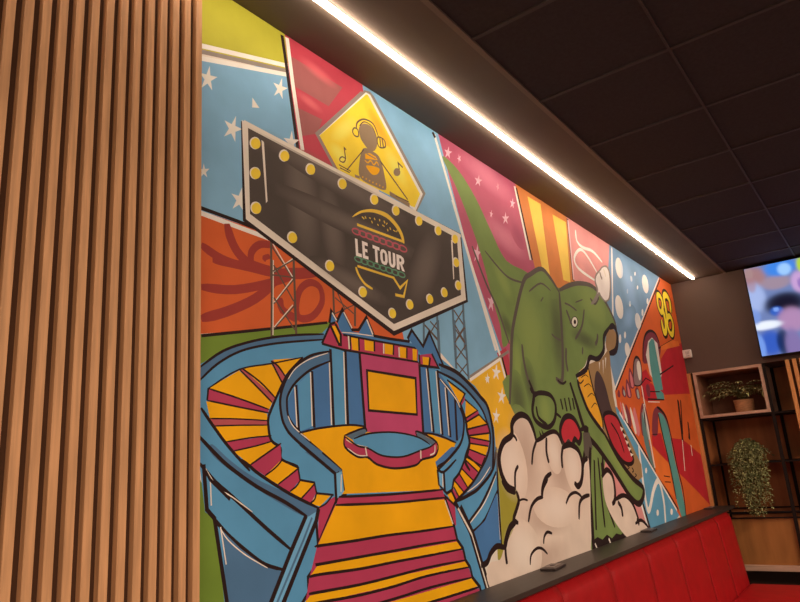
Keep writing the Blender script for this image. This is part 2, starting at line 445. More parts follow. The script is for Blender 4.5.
C bulb 1985,2474 1983,2461 1972,2449 1958,2443 1945,2445 1939,2455 1941,2468 1951,2480 1966,2486 1979,2484
C cream 1516,2196 1514,2183 1504,2171 1489,2166 1477,2169 1470,2179 1472,2192 1482,2204 1496,2209 1509,2206
C bulb 1517,2194 1515,2182 1506,2172 1493,2167 1482,2170 1476,2179 1478,2190 1487,2201 1499,2206 1511,2203
C cream 1697,2134 1695,2121 1684,2109 1670,2104 1656,2108 1650,2118 1652,2132 1662,2143 1677,2148 1690,2145
C bulb 1698,2132 1696,2120 1687,2110 1674,2106 1662,2109 1656,2118 1658,2130 1667,2140 1680,2144 1692,2141
C cream 2126,2469 2124,2454 2111,2440 2095,2434 2080,2437 2073,2448 2076,2463 2087,2477 2104,2484 2119,2481
C bulb 2128,2467 2126,2454 2115,2442 2100,2436 2087,2439 2081,2449 2083,2462 2094,2474 2109,2480 2122,2477
C cream 2294,2469 2291,2453 2278,2440 2261,2433 2246,2437 2239,2448 2242,2464 2254,2477 2271,2484 2286,2481
C bulb 2296,2467 2293,2453 2282,2441 2267,2436 2254,2438 2248,2449 2250,2462 2261,2474 2276,2480 2290,2477
C cream 2446,2462 2442,2447 2430,2433 2412,2427 2397,2431 2390,2442 2393,2458 2405,2472 2423,2478 2438,2474
C bulb 2448,2460 2446,2446 2434,2434 2419,2429 2406,2432 2399,2443 2402,2457 2413,2468 2428,2474 2442,2471
C cream 2588,2458 2585,2442 2572,2428 2554,2422 2539,2426 2532,2438 2535,2454 2548,2468 2565,2474 2581,2470
C bulb 2591,2456 2588,2441 2577,2430 2561,2424 2548,2428 2541,2438 2544,2452 2555,2464 2571,2470 2585,2466
C cream 2578,2337 2575,2321 2562,2308 2545,2303 2530,2307 2522,2319 2526,2335 2538,2348 2555,2353 2571,2349
C bulb 2581,2334 2578,2321 2567,2310 2552,2305 2539,2309 2532,2319 2535,2333 2546,2344 2561,2349 2574,2345
C cream 2578,2224 2574,2209 2562,2197 2545,2192 2530,2197 2523,2209 2526,2224 2538,2236 2555,2241 2570,2236
C bulb 2581,2222 2578,2208 2567,2198 2552,2194 2539,2198 2533,2208 2535,2222 2546,2232 2561,2237 2574,2233
C cream 2450,2167 2446,2153 2434,2141 2418,2137 2403,2141 2396,2153 2399,2167 2411,2179 2427,2184 2442,2179
C bulb 2452,2165 2450,2152 2439,2142 2424,2138 2411,2142 2405,2153 2408,2165 2418,2176 2433,2180 2446,2176
C cream 2327,2117 2324,2102 2312,2091 2296,2087 2282,2091 2275,2103 2277,2117 2289,2128 2305,2133 2320,2128
C bulb 2329,2115 2327,2102 2316,2092 2302,2088 2289,2092 2283,2102 2286,2115 2296,2125 2310,2129 2323,2125
C cream 2174,2068 2171,2054 2160,2042 2144,2038 2130,2043 2123,2054 2126,2068 2137,2079 2153,2083 2167,2079
C bulb 2176,2065 2174,2053 2163,2043 2150,2040 2137,2044 2131,2054 2133,2066 2143,2076 2157,2079 2170,2075
C cream 2050,2012 2047,1998 2036,1987 2020,1984 2007,1988 2000,1999 2002,2012 2013,2023 2029,2027 2043,2023
C bulb 2051,2010 2049,1998 2039,1988 2026,1985 2013,1989 2007,1998 2010,2010 2019,2020 2033,2023 2045,2020
C cream 1874,2068 1872,2054 1861,2043 1846,2039 1832,2043 1825,2054 1828,2067 1838,2078 1854,2083 1867,2079
C bulb 1876,2066 1873,2054 1864,2044 1850,2040 1838,2044 1832,2053 1835,2065 1844,2075 1857,2079 1869,2075
C gold 1814,2349 1842,2374 1884,2398 1953,2421 2040,2427 2105,2399 2139,2363 2146,2326 2134,2325 2117,2358 2081,2388 2027,2407 1952,2406 1883,2387 1841,2364
L gold 11.1 1841,2326 2135,2329
L gold 5.3 1873,2367 1887,2361
L gold 5.9 1892,2374 1899,2366
L gold 4.7 1918,2376 1928,2374
L gold 6.1 1950,2383 1956,2376
L gold 6.2 1985,2388 1986,2379
L gold 6.5 2014,2389 2019,2379
L gold 4.2 2036,2385 2027,2376
L gold 6.2 1932,2366 1937,2357
L gold 5.9 1969,2362 1975,2357
L gold 5.0 2001,2367 2015,2364
L gold 6.7 2051,2370 2055,2360
L gold 4.9 2073,2364 2089,2361
L gold 6.6 2033,2358 2037,2349
L gold 4.8 2102,2372 2095,2361
O logopink 6.1 1857,2295 1849,2287 1833,2284 1816,2287 1810,2295 1818,2303 1835,2307 1851,2304
O logopink 6.2 1897,2296 1889,2287 1872,2284 1855,2287 1849,2295 1857,2304 1874,2307 1891,2304
O logopink 6.3 1938,2296 1930,2287 1912,2284 1895,2287 1889,2295 1897,2304 1914,2308 1931,2304
O logopink 6.4 1980,2296 1972,2287 1953,2284 1936,2287 1930,2296 1938,2304 1956,2308 1973,2305
O logopink 6.5 2023,2296 2014,2288 1996,2284 1978,2287 1971,2296 1980,2305 1998,2308 2016,2305
O logopink 6.6 2067,2297 2058,2288 2039,2284 2021,2287 2014,2296 2023,2305 2042,2309 2060,2305
O logopink 6.7 2112,2297 2103,2288 2084,2284 2065,2288 2058,2296 2067,2305 2087,2309 2105,2306
O logopink 6.8 2159,2297 2150,2288 2129,2284 2110,2288 2103,2297 2112,2306 2132,2310 2152,2306
O logogreen 5.5 1858,2184 1851,2177 1835,2174 1821,2178 1815,2185 1822,2192 1837,2194 1852,2191
O logogreen 5.6 1894,2183 1887,2176 1871,2173 1856,2177 1851,2184 1858,2191 1873,2194 1888,2190
O logogreen 5.7 1931,2182 1924,2175 1908,2173 1893,2176 1887,2184 1894,2191 1910,2193 1926,2190
O logogreen 5.7 1970,2182 1962,2175 1946,2172 1930,2175 1924,2183 1932,2190 1948,2193 1964,2189
O logogreen 5.8 2009,2181 2001,2174 1984,2171 1968,2175 1962,2182 1970,2189 1987,2192 2003,2189
O logogreen 5.9 2049,2180 2041,2173 2024,2170 2008,2174 2001,2182 2009,2189 2026,2192 2043,2188
O logogreen 6.0 2090,2180 2082,2172 2064,2169 2048,2173 2041,2181 2049,2188 2067,2191 2084,2187
O logogreen 6.1 2132,2179 2124,2171 2106,2169 2089,2172 2082,2180 2090,2188 2108,2190 2126,2187
F letter 1823,2266 1838,2266 1838,2211 1858,2211 1858,2197 1824,2197
F letter 1864,2266 1898,2265 1898,2251 1879,2252 1879,2238 1894,2238 1894,2225 1879,2226 1879,2210 1898,2210 1898,2197 1864,2197
F letter 1928,2265 1971,2264 1971,2250 1957,2251 1956,2197 1941,2197 1941,2251 1928,2251
F letter 1997,2263 2013,2258 2021,2243 2020,2216 2011,2201 1996,2197 1996,2210 2003,2215 2004,2230 2004,2245 1997,2250
F letter 1997,2263 1997,2250 1990,2245 1989,2230 1990,2215 1996,2210 1996,2197 1981,2201 1973,2217 1974,2244 1982,2258
F letter 2028,2263 2044,2263 2043,2216 2049,2208 2055,2216 2057,2263 2074,2262 2072,2215 2062,2200 2048,2197 2035,2200 2027,2215
F letter 2082,2262 2114,2262 2131,2255 2135,2242 2129,2229 2118,2224 2133,2196 2114,2197 2103,2221 2099,2221 2098,2197 2079,2197
F board 2101,2249 2112,2249 2115,2242 2111,2234 2100,2234
L gold 9.6 1829,2157 2058,2155
S gold 11.1 1819,2151 1833,2124 1867,2095 1912,2083
L gold 12.1 2051,2155 2091,2119 2145,2160 2112,2087 2055,2085
# spiral_stage
F blue 1057,1665 1129,1727 1201,1770 1364,1824 1492,1852 1620,1875 1662,1908 2321,1867 2462,1810 2614,1754 2707,1672 2751,1572 2747,1469 2736,1293 2714,1075 2523,996 2559,890 2472,827 1210,1075 1176,1314 1144,1337 1128,1444 1059,1522
C navy 1126,1718 1203,1770 1295,1806 1395,1833 1503,1854 1628,1872 1633,1854 1469,1827 1363,1805 1266,1776 1185,1732 1126,1682
S dark 8.0 1126,1718 1203,1770 1295,1806 1395,1833 1503,1854 1628,1872
S dark 7.4 1126,1682 1185,1732 1266,1776 1363,1805 1469,1827 1639,1855
F yellow 1395,1763 1522,1781 1439,1716
F brick 1386,1758 1395,1762 1446,1716 1433,1693
F yellow 1274,1726 1386,1750 1433,1695 1398,1644
F brick 1265,1724 1274,1726 1402,1646 1388,1631
F yellow 1153,1661 1262,1719 1388,1632 1374,1609
F crimson 1153,1661 1374,1610 1371,1601 1151,1630
F yellow 1147,1626 1366,1598 1367,1579 1159,1579
F brick 1159,1579 1367,1578 1367,1565 1173,1560
F yellow 1171,1558 1369,1563 1377,1535 1213,1517
F crimson 1213,1516 1380,1532 1381,1516 1241,1492
F yellow 1241,1489 1379,1515 1416,1496 1298,1451
F crimson 1298,1449 1416,1494 1419,1463 1351,1432 1312,1434
F yellow 1351,1432 1420,1462 1483,1439 1436,1414 1388,1411
S dark 5.1 1154,1661 1262,1722 1386,1750 1525,1783
S dark 5.3 1154,1661 1257,1639 1375,1610
S dark 5.2 1150,1628 1257,1614 1373,1600
L dark 5.9 1154,1662 1150,1628
S dark 6.5 1386,1758 1415,1745 1446,1713
S dark 6.9 1389,1755 1410,1723 1431,1693
S dark 5.9 1273,1726 1341,1691 1402,1645
S dark 5.9 1264,1722 1325,1678 1388,1631
S dark 4.2 1157,1579 1256,1580 1369,1577
S dark 4.2 1171,1559 1256,1562 1369,1564
S dark 4.5 1212,1516 1299,1527 1382,1533
S dark 4.6 1239,1491 1321,1504 1383,1517
S dark 4.8 1298,1451 1358,1475 1416,1496
S dark 4.9 1350,1432 1389,1451 1420,1463
S dark 9.5 1525,1783 1465,1733 1431,1690 1382,1609 1371,1585 1370,1561 1380,1520 1416,1497 1420,1463 1483,1441 1486,1424
S dark 9.9 1130,1607 1166,1564 1220,1505 1297,1435
C navy 1168,1510 1235,1461 1343,1402 1566,1315 1515,1291 1409,1338 1297,1398 1201,1456 1160,1490
F crimson 1298,1450 1417,1507 1419,1462 1353,1419
F yellow 1353,1417 1421,1459 1487,1435 1403,1392
F crimson 1403,1390 1487,1433 1494,1400 1450,1367
F yellow 1452,1367 1494,1397 1556,1387 1496,1346
F crimson 1496,1344 1556,1385 1561,1356 1535,1327
F yellow 1535,1327 1563,1354 1627,1344 1577,1316
F crimson 1571,1313 1646,1341 1649,1314 1561,1202
S dark 5.6 1298,1451 1355,1479 1420,1511
S dark 5.2 1353,1419 1393,1439 1421,1460
S dark 5.2 1403,1392 1442,1411 1487,1434
S dark 5.6 1450,1369 1477,1382 1494,1398
S dark 5.7 1496,1345 1524,1363 1558,1386
S dark 6.1 1533,1328 1554,1338 1563,1356
S dark 5.7 1572,1313 1606,1323 1637,1346
L dark 6.9 1417,1463 1487,1437 1494,1400 1556,1389 1564,1356 1642,1346
S dark 10.3 1266,1467 1298,1447 1334,1423 1450,1362 1574,1310
S dark 11.7 1119,1536 1176,1486 1227,1447 1324,1389 1429,1340 1518,1291
S dark 11.5 1127,1461 1176,1412 1239,1365 1349,1278 1449,1204
S cream 3.4 1143,1451 1184,1397 1234,1368 1304,1323
S dark 10.8 1168,1323 1217,1273 1285,1220 1347,1179 1417,1154
F navy 1196,1288 1259,1233 1347,1172 1414,1149 1362,1072 1215,1099
F ltblue 1518,1288 1560,1302 1552,1272 1409,1064 1367,1071 1449,1198
S cream 3.3 1192,1294 1217,1260 1276,1214 1356,1168
L cream 3.8 1194,1294 1212,1198
L cream 3.9 1161,1415 1164,1351
L dark 12.4 1139,1458 1150,1342 1174,1318 1215,1099
L dark 8.6 1145,1441 1160,1418 1226,1362
L dark 15.4 1515,1294 1449,1202 1362,1071
L dark 16.0 1570,1309 1558,1275 1409,1062
L navy 7.8 1540,1286 1501,1227 1385,1067
L dark 10.7 1558,1271 1562,1205 1551,1149 1514,1120 1515,1078 1482,1049
L dark 7.6 1559,1204 1649,1324
C navy 1655,1815 1520,1767 1447,1704 1419,1640 1433,1568 1507,1502 1630,1430 1666,1397 1718,1427 1689,1436 1526,1526 1459,1581 1449,1635 1472,1680 1545,1736 1653,1780
C deepblue 1453,1639 1499,1696 1564,1741 1655,1777 1641,1563 1564,1560 1505,1544 1463,1584
F blue 1499,1696 1559,1739 1556,1562 1501,1547
F blue 1658,1820 1730,1828 1724,1569 1654,1566
F deepblue 1730,1828 1827,1838 1824,1553 1724,1569
L dark 9.6 1490,1691 1496,1547
L cream 5.2 1484,1684 1488,1557
L dark 12.0 1564,1741 1565,1558
L cream 5.5 1557,1736 1556,1563
L dark 12.9 1658,1824 1657,1566
L cream 5.9 1650,1778 1647,1568
L dark 13.6 1735,1832 1729,1569
L cream 6.2 1726,1820 1719,1572
S dark 10.2 1658,1816 1577,1797 1520,1770 1465,1727 1438,1691 1421,1647 1422,1604 1437,1562 1482,1520 1630,1429 1673,1415
S dark 8.8 1655,1782 1594,1760 1546,1738 1490,1700 1458,1664 1448,1634 1459,1581 1526,1526 1614,1478 1691,1436
S cream 3.4 1645,1809 1557,1780 1492,1745 1456,1707
S cream 3.7 1451,1593 1475,1559 1543,1517
F ltblue 1653,1411 1690,1419 1697,1345 1653,1325
F navy 1519,1483 1599,1485 1693,1430 1653,1411
L dark 12.2 1499,1508 1653,1412 1653,1325 1699,1345 1693,1425 1598,1482
L cream 4.9 1684,1408 1678,1353
F yellow 1505,1544 1591,1557 1724,1569 2024,1561 2249,1540 2410,1507 2351,1435 2264,1399 2251,1411 2259,1323 1682,1346 1698,1358 1688,1425 1632,1462 1543,1517
S dark 7.2 1496,1541 1591,1557 1740,1569 1836,1563
F deepblue 2180,1813 2315,1803 2436,1705 2501,1610 2467,1536 2411,1505 2238,1536 2173,1545
F blue 2249,1803 2315,1803 2312,1541 2249,1547
L dark 14.6 2242,1808 2248,1545
L dark 15.1 2315,1803 2311,1534
L dark 15.6 2372,1735 2370,1526
L dark 15.9 2433,1688 2419,1513
L cream 7.2 2232,1802 2237,1550
L cream 7.5 2303,1797 2301,1541
L cream 7.8 2362,1733 2360,1534
S dark 8.5 2173,1543 2274,1536 2411,1503
F magenta 1815,1827 2184,1823 2172,1526 1818,1547
L dark 13.4 1812,1832 1820,1547
L dark 15.3 2185,1824 2174,1526
F dark 1843,1770 2158,1763 2146,1609 1841,1617
F yellow 1854,1761 2144,1752 2137,1619 1850,1626
F slate 1709,1535 1812,1559 1832,1548 1761,1514
F slate 2133,1550 2261,1508 2223,1492 2124,1521
C blue 1753,1525 1845,1542 1991,1545 2133,1526 2224,1499 2195,1483 2143,1477 2027,1456 1908,1463 1833,1488 1773,1500
C crimson 1709,1534 1722,1515 1773,1500 1829,1491 1908,1463 2027,1456 2147,1479 2204,1485 2261,1508 2248,1457 2155,1443 2103,1422 1976,1416 1876,1433 1823,1460 1770,1463 1708,1496
S cream 3.5 1716,1519 1773,1502 1827,1494
S dark 7.2 1709,1534 1812,1559 1829,1548
S dark 6.8 1755,1523 1845,1541 1991,1545 2133,1528 2215,1499
S dark 6.8 1708,1531 1773,1499 1829,1490 1908,1463 2027,1456 2146,1477 2213,1489 2263,1508
S dark 8.7 1709,1534 1708,1496 1770,1463 1823,1460 1876,1433 1976,1416 2103,1422 2155,1443 2248,1457 2263,1508 2133,1550 2133,1526
L cream 6.5 1815,1493 1821,1463
L cream 8.0 2148,1477 2145,1446
S cream 3.6 1721,1492 1771,1468 1817,1465
S cream 5.8 2209,1458 2242,1467 2250,1496
F bluet 1671,1956 1699,1927 1659,1915
F bluet 1731,1969 1781,1907 1778,1894 1714,1890 1699,1927
F bluet 1864,1963 1901,1901 1810,1894
F bluet 1718,1899 1794,1900 1994,1900 2192,1897 2185,1880 1993,1885 1724,1881
F crimson 1617,1838 1664,1912 1690,1921 1728,1882 1898,1883 2185,1881 2174,1826 1934,1827 1724,1827
F crimson 1660,1898 1684,1851 1630,1848
F yellow 1667,1906 1691,1909 1713,1876 1711,1843 1696,1843
F yellow 1769,1879 1810,1879 1806,1833 1773,1833
F yellow 1844,1880 1898,1882 1895,1839 1843,1839
F yellow 1964,1877 2017,1878 2012,1838 1961,1837
F yellow 2060,1875 2103,1875 2098,1832 2056,1832
F yellow 2145,1876 2176,1876 2169,1827 2141,1828
L dark 8.4 1617,1838 1724,1828 1934,1826 2177,1825
L dark 9.0 1617,1838 1664,1912 1690,1921
L dark 11.3 1662,1910 1703,1845 1713,1845 1715,1881 1690,1916
L dark 7.9 1728,1882 1898,1881 2188,1881
L dark 11.3 1659,1915 1671,1961 1700,1929 1731,1975 1779,1906 1815,1911 1864,1966 1904,1899 1994,1899 2124,1903 2152,1952 2200,1882
L cream 6.2 1676,1954 1697,1930
L cream 6.5 1737,1966 1778,1912
L cream 7.2 1865,1957 1896,1903
S cream 3.7 1721,1890 1794,1895 1899,1898
L dark 8.6 1766,1880 1762,1832
L dark 9.0 1812,1880 1811,1834
L cream 7.6 1756,1881 1757,1834
L cream 7.3 1958,1876 1954,1837
L cream 7.8 2054,1872 2052,1833
L dark 9.4 1902,1880 1899,1840
L dark 9.4 2021,1879 2014,1838
L dark 9.9 2107,1875 2101,1832
F bluet 2117,1918 2151,1948 2221,1891 2276,1957 2361,1826 2262,1822 2189,1867
F crimson 2186,1854 2278,1869 2321,1814 2180,1813
F yellow 2212,1850 2263,1851 2246,1810 2210,1811
F crimson 2282,1868 2317,1816 2265,1816
L dark 13.2 2116,1913 2150,1953 2222,1894 2277,1961 2366,1823
L dark 11.9 2188,1857 2189,1812 2326,1813 2282,1869
L dark 12.4 2267,1852 2253,1809
S navy 43.2 2339,1810 2548,1749 2674,1659 2724,1570 2704,1475 2617,1383
F yellow 2383,1766 2520,1714 2470,1668
F crimson 2475,1672 2515,1708 2515,1689 2471,1650
F yellow 2521,1687 2610,1644 2500,1605
F crimson 2496,1605 2619,1642 2625,1629 2501,1587
F yellow 2500,1584 2628,1624 2693,1587 2508,1560
F crimson 2504,1559 2697,1583 2699,1547 2508,1534
F yellow 2512,1534 2698,1545 2691,1511 2517,1527
F crimson 2513,1527 2693,1508 2682,1488 2518,1502
F yellow 2516,1499 2681,1486 2652,1446 2517,1476
F crimson 2511,1476 2649,1443 2606,1404 2487,1447
F yellow 2481,1444 2606,1402 2574,1376 2468,1430
F crimson 2509,1477 2636,1442 2587,1397 2492,1449
F yellow 2488,1449 2587,1397 2562,1379 2468,1434
F crimson 2468,1432 2567,1381 2524,1344 2437,1396
F yellow 2434,1399 2521,1343 2471,1316 2410,1377
F crimson 2410,1377 2472,1320 2443,1295 2371,1352
F yellow 2368,1355 2447,1295 2404,1276 2355,1326
F crimson 2355,1324 2401,1278 2370,1269 2338,1312
F yellow 2304,1307 2342,1315 2373,1277 2341,1263
F crimson 2285,1302 2358,1255 2355,1179 2337,1186
L dark 8.8 2361,1328 2404,1276
L dark 7.8 2371,1353 2447,1295
L dark 8.8 2413,1378 2471,1318
L dark 7.7 2436,1398 2523,1343
L dark 7.7 2468,1434 2566,1379
L dark 7.7 2492,1450 2591,1397
L dark 12.8 2342,1315 2371,1274
L dark 9.8 2285,1302 2362,1255
L dark 12.2 2253,1401 2255,1346 2294,1315 2307,1307 2346,1317 2366,1355 2411,1379 2434,1400 2469,1436 2492,1452 2509,1477
C navy 2371,1274 2482,1291 2596,1335 2698,1395 2736,1460 2662,1461 2635,1419 2547,1359 2444,1303
S dark 15.5 2752,1482 2701,1386 2571,1316 2482,1291 2370,1271
S dark 12.3 2640,1440 2584,1383 2500,1330 2402,1286 2351,1266
S cream 5.2 2676,1396 2575,1336 2464,1302
S dark 14.6 2728,1374 2657,1311 2554,1235 2437,1176
S dark 14.3 2727,1296 2586,1181 2464,1139
S cream 6.1 2722,1356 2601,1252 2461,1178
F deepblue 2710,1281 2707,1063 2622,1043 2529,1007 2469,1135 2585,1176
L cream 10.9 2722,1274 2703,1086
L dark 20.9 2361,1270 2455,1145 2549,902
L cream 11.1 2379,1244 2472,1128 2555,910
L dark 18.4 2400,1252 2478,1142 2574,900
S dark 14.6 2754,1459 2727,1296 2707,1063
F deepblue 2250,1405 2395,1466 2414,1486 2369,1487 2244,1431
F ltblue 2262,1396 2297,1388 2292,1323 2259,1344
S dark 11.1 2395,1466 2312,1428 2255,1409 2297,1390 2399,1436
L cream 7.2 2290,1382 2282,1333
L dark 14.6 2297,1390 2294,1318
L dark 9.1 2383,1766 2520,1714 2470,1668
L dark 8.4 2515,1689 2615,1644 2496,1604
L dark 8.6 2497,1587 2624,1626 2693,1586
L dark 8.3 2504,1559 2698,1585 2703,1545 2507,1532
L dark 7.2 2513,1527 2695,1508
L dark 7.1 2518,1501 2681,1486
L dark 7.5 2511,1476 2652,1444
L dark 7.8 2481,1445 2606,1402
S dark 17.0 2471,1674 2504,1605 2508,1557 2518,1499 2468,1432 2501,1387
S dark 14.0 2314,1772 2399,1724 2459,1663 2489,1599 2465,1525 2406,1474 2253,1397
S cream 6.6 2329,1767 2434,1694 2467,1652
S dark 19.7 2329,1828 2454,1809 2551,1768 2650,1709 2710,1666 2736,1570 2726,1480 2695,1380
S dark 14.0 2315,1798 2486,1756 2641,1664 2690,1592 2708,1525 2664,1448 2584,1381
F crimson 1559,1204 1646,1313 2290,1292 2345,1179 2355,1127 2434,975 2493,890 1917,899 1486,1009 1522,1122
F crimson 1666,1338 2277,1322 2290,1292 1652,1314
F yellow 1648,1312 2284,1285 2336,1181 1908,1193 1570,1202 1561,1204
F crimson 1554,1199 1570,1201 1908,1192 2335,1177 2351,1127 1945,1140 1567,1148 1551,1149
F yellow 1556,1146 1567,1146 1944,1132 2350,1120 2386,1089 1941,1103 1565,1120 1525,1122
F crimson 1517,1114 1565,1115 1940,1095 2385,1083 2397,1046 1935,1058 1563,1072 1515,1075
F yellow 1520,1067 1562,1066 1935,1054 2400,1039 2425,1016 1932,1028 1561,1042 1487,1046
F crimson 1492,1041 1561,1039 1931,1021 2421,1010 2434,975 1927,989 1558,998 1496,1010
F yellow 1496,1008 1558,998 1926,979 2433,970 2482,934 2133,939 1789,948
F crimson 1789,947 2132,933 2484,925 2493,890 2226,895 1920,920
S dark 8.9 1666,1338 1966,1327 2277,1323
S dark 8.8 1649,1314 1963,1298 2290,1292
S dark 9.2 1554,1199 1570,1201 1722,1196 1908,1193 2103,1185 2339,1179
S dark 9.2 1551,1149 1567,1148 1756,1143 1944,1138 2128,1134 2351,1126
S dark 9.1 1520,1119 1565,1119 1752,1107 1940,1102 2139,1095 2386,1088
S dark 9.0 1515,1073 1562,1070 1748,1060 1935,1057 2133,1055 2397,1044
S dark 9.0 1487,1044 1561,1041 1746,1029 1932,1025 2129,1027 2424,1014
S dark 9.0 1496,1008 1670,993 1927,986 2156,985 2438,973
S dark 9.6 1789,947 2132,936 2485,929
L dark 14.5 2290,1292 2339,1179 2354,1125 2390,1090 2401,1044 2430,1014 2442,972 2493,928 2497,890
L cream 6.6 2288,1280 2332,1188
# viaduct
F vred 5787,2173 6044,2288 6588,2397 6553,1912 5648,1881 5666,2033
F vred 5097,1909 5386,1940 5684,1822 5196,1788 5071,1820
C maroon2 5250,2100 5332,2240 5452,2342 5613,2391 5747,2379 5818,2308 5809,2235 5664,2150 5363,2096
F cream 5360,2163 5489,2288 5614,2334 5750,2300 5731,2044 5612,1940 5517,1934 5382,2012
F teal 5489,2271 5598,2323 5663,2322 5685,2000 5676,1824 5469,1821 5430,1956 5432,2102
F vred 5122,1997 5305,2045 5397,1960 5298,1921 5097,1909
L dark 15.5 5765,2259 6247,2383
L dark 13.5 5664,2028 6149,2144
C dark 4933,1948 5002,2071 5095,2131 5182,2113 5188,2030 5129,1917 4950,1890
C shadegrey 4954,1952 5023,2067 5091,2109 5165,2095 5171,2028 5116,1923 4963,1901
C cream 5071,2052 5124,2094 5166,2082 5164,2015 5113,1948 5070,1957
C maroon2 4827,1929 4885,2018 4932,1991 4954,1913 4910,1871 4838,1875
C vpink 4865,1931 4888,1994 4925,1948 4918,1886 4871,1883
C maroon2 4728,1851 4777,1931 4831,1893 4841,1822 4799,1796 4738,1805
C vpink 4767,1865 4785,1902 4812,1854 4812,1808 4770,1812
C maroon2 4634,1823 4673,1878 4710,1850 4719,1810 4677,1796
C concrete 4665,1831 4689,1852 4703,1821 4681,1805
C maroon2 4535,1807 4568,1843 4595,1827 4587,1796 4551,1791
C maroon2 4936,1863 5005,1885 5035,1843 5020,1800 4952,1803
C concrete 4973,1859 5014,1865 5019,1812 4977,1806
L dark 9.8 5097,1909 5252,1970 5393,1953
L dark 9.5 5238,1866 5578,1882
L dark 11.9 5219,1808 5664,1821
L cream 7.8 5216,1787 5528,1797
C maroon2 5216,1903 5284,1927 5322,1903 5291,1831 5221,1834
L cream 25.2 5114,1904 5122,1576
F vred 5588,1898 6323,1920 6339,1902 5709,1864
S dark 22.5 5250,2100 5332,2240 5452,2342 5613,2391 5747,2379 5818,2308
C maroon2 4953,1670 5038,1758 5102,1766 5134,1712 5139,1570 4956,1528 4936,1599
C concrete 5029,1696 5086,1735 5115,1662 5116,1528 5042,1504 5001,1576
C vpink 4813,1691 4853,1733 4881,1692 4904,1575 4842,1528 4809,1609
C cream 4751,1712 4779,1725 4815,1621 4817,1551 4780,1551 4753,1643
C maroon2 4661,1732 4688,1745 4732,1689 4736,1608 4687,1596 4656,1664
C cream 4607,1742 4627,1748 4662,1675 4663,1618 4628,1641
C vpink 4560,1752 4582,1755 4603,1696 4611,1640 4574,1651
F vred 5655,1515 6032,1500 6604,1351 6730,1187 6689,878 6167,1081 5731,1239
F vred 5166,1542 5416,1553 5497,1324 5297,1397 5143,1465
F vorange2 5129,1458 5492,1317 5500,1063 5307,1148 5099,1273
C maroon2 5188,1545 5282,1696 5409,1754 5507,1736 5631,1681 5683,1578 5615,1562 5513,1671 5427,1692 5319,1543
C teal 5436,1708 5567,1688 5654,1578 5672,1358 5725,1139 5724,899 5608,903 5533,1053 5501,1286 5455,1500 5430,1623
S dark 27.2 5425,1753 5522,1734 5638,1673 5683,1530 5708,1294 5763,1106 5724,899
S dark 27.5 5432,1700 5446,1577 5510,1301 5533,1053
L dark 7.4 5186,1542 5319,1543
S dark 23.7 5084,1735 5046,1574 5074,1359 5114,1273
C teal2 5011,1704 5046,1617 5072,1488 5098,1316 5092,1288 4994,1389 4960,1545
L cream 24.8 5091,1765 5115,1301
L dark 51.2 6095,1837 6041,1580 6017,1489
L dark 30.4 6183,1841 6057,1547
L dark 33.6 6304,1652 6262,1496
L dark 27.1 6308,1600 6234,1505
L cream 18.0 6010,1497 5922,1247
L cream 16.9 6266,1453 6247,1360
L dark 7.6 5307,1235 5460,1221
L dark 7.4 5307,1192 5462,1181
F vorange2 5838,2282 6223,2378 6475,2400 6501,2360 5841,2250
O dark 96.5 6027,2770 6122,2772 6151,2709 6082,2626 6017,2626 5986,2683
S dark 116.3 6122,2670 6142,2568 6105,2460 6025,2436 6015,2543
S dark 116.1 6390,2668 6422,2775 6336,2823 6236,2787 6230,2665 6209,2536
O dark 99.2 6234,2593 6350,2619 6395,2547 6312,2449 6222,2454 6189,2519
O diayellow 51.0 6027,2770 6122,2772 6151,2709 6082,2626 6017,2626 5986,2683
S diayellow 61.4 6122,2670 6142,2568 6105,2460 6025,2436 6015,2543
S diayellow 61.3 6390,2668 6422,2775 6336,2823 6236,2787 6230,2665 6209,2536
O diayellow 52.3 6234,2593 6350,2619 6395,2547 6312,2449 6222,2454 6189,2519
# dinosaur
C dgreen 2519,2859 2667,2832 2816,2726 2943,2582 3080,2451 3378,2394 2968,1976 2924,2081 2867,2229 2815,2397 2739,2552 2628,2726
C dgreen 3015,2012 3045,2134 3190,2280 3271,2398 3528,2504 3659,2471 3757,2423 4135,2538 4367,2559 4542,2514 4679,2407 4715,2297 4599,2293 4489,2236 4421,2132 4275,2037 4093,2023 3998,1959 3863,1897 3860,1803 3875,1714 3877,1508 3667,1453 3274,1472 3102,1536 2989,1633 2959,1779
C dgreen 2944,1828 3868,1804 3971,1672 4185,1545 4357,1391 4581,1255 4757,1180 4725,1120 4623,1089 4476,1145 4332,1252 4170,1353 4051,1432 4007,1272 3829,1281 3889,1435 3753,1382 3507,1496 3372,1484 3163,1499 2986,1621
C dgreen 3965,1507 4131,1415 4036,1270 4042,1154 4183,1026 4366,919 4349,884 3720,900 3800,1144 3856,1350
A ltgreen 179.7 3267,2209 3264,2082 3292,1962
A ltgreen 128.1 4091,2420 4355,2411 4522,2347
A ltgreen 54.6 2943,2398 3019,2318 3075,2260
A ltgreen 55.5 3088,1994 3071,1901 3055,1785
A shade 101.8 3680,2365 3642,2130 3614,1876
A shade 54.1 3856,2156 4071,2134 4288,2126
A shade 49.9 2957,2109 3006,2089 3022,2039
A shade 72.7 3177,1871 3185,1793 3197,1728
A shade 82.7 3013,1782 3049,1709 3020,1646
A ltgreen 66.0 3312,1707 3364,1669 3289,1627
A ltgreen 77.2 4169,1506 4375,1346 4594,1177
C tan 4595,2285 4692,2270 4724,2201 4624,2118 4510,2088 4453,2126 4492,2218
F tan 3859,1867 4014,1962 4333,2040 4515,2130 4480,1981 4446,1796 4463,1677 4568,1579 4707,1438 4812,1334 4794,1251 4623,1220 4377,1358 4181,1543 4113,1631
C mouth 4165,1917 4229,1945 4311,1878 4361,1733 4381,1675 4219,1633 4142,1702 4115,1818
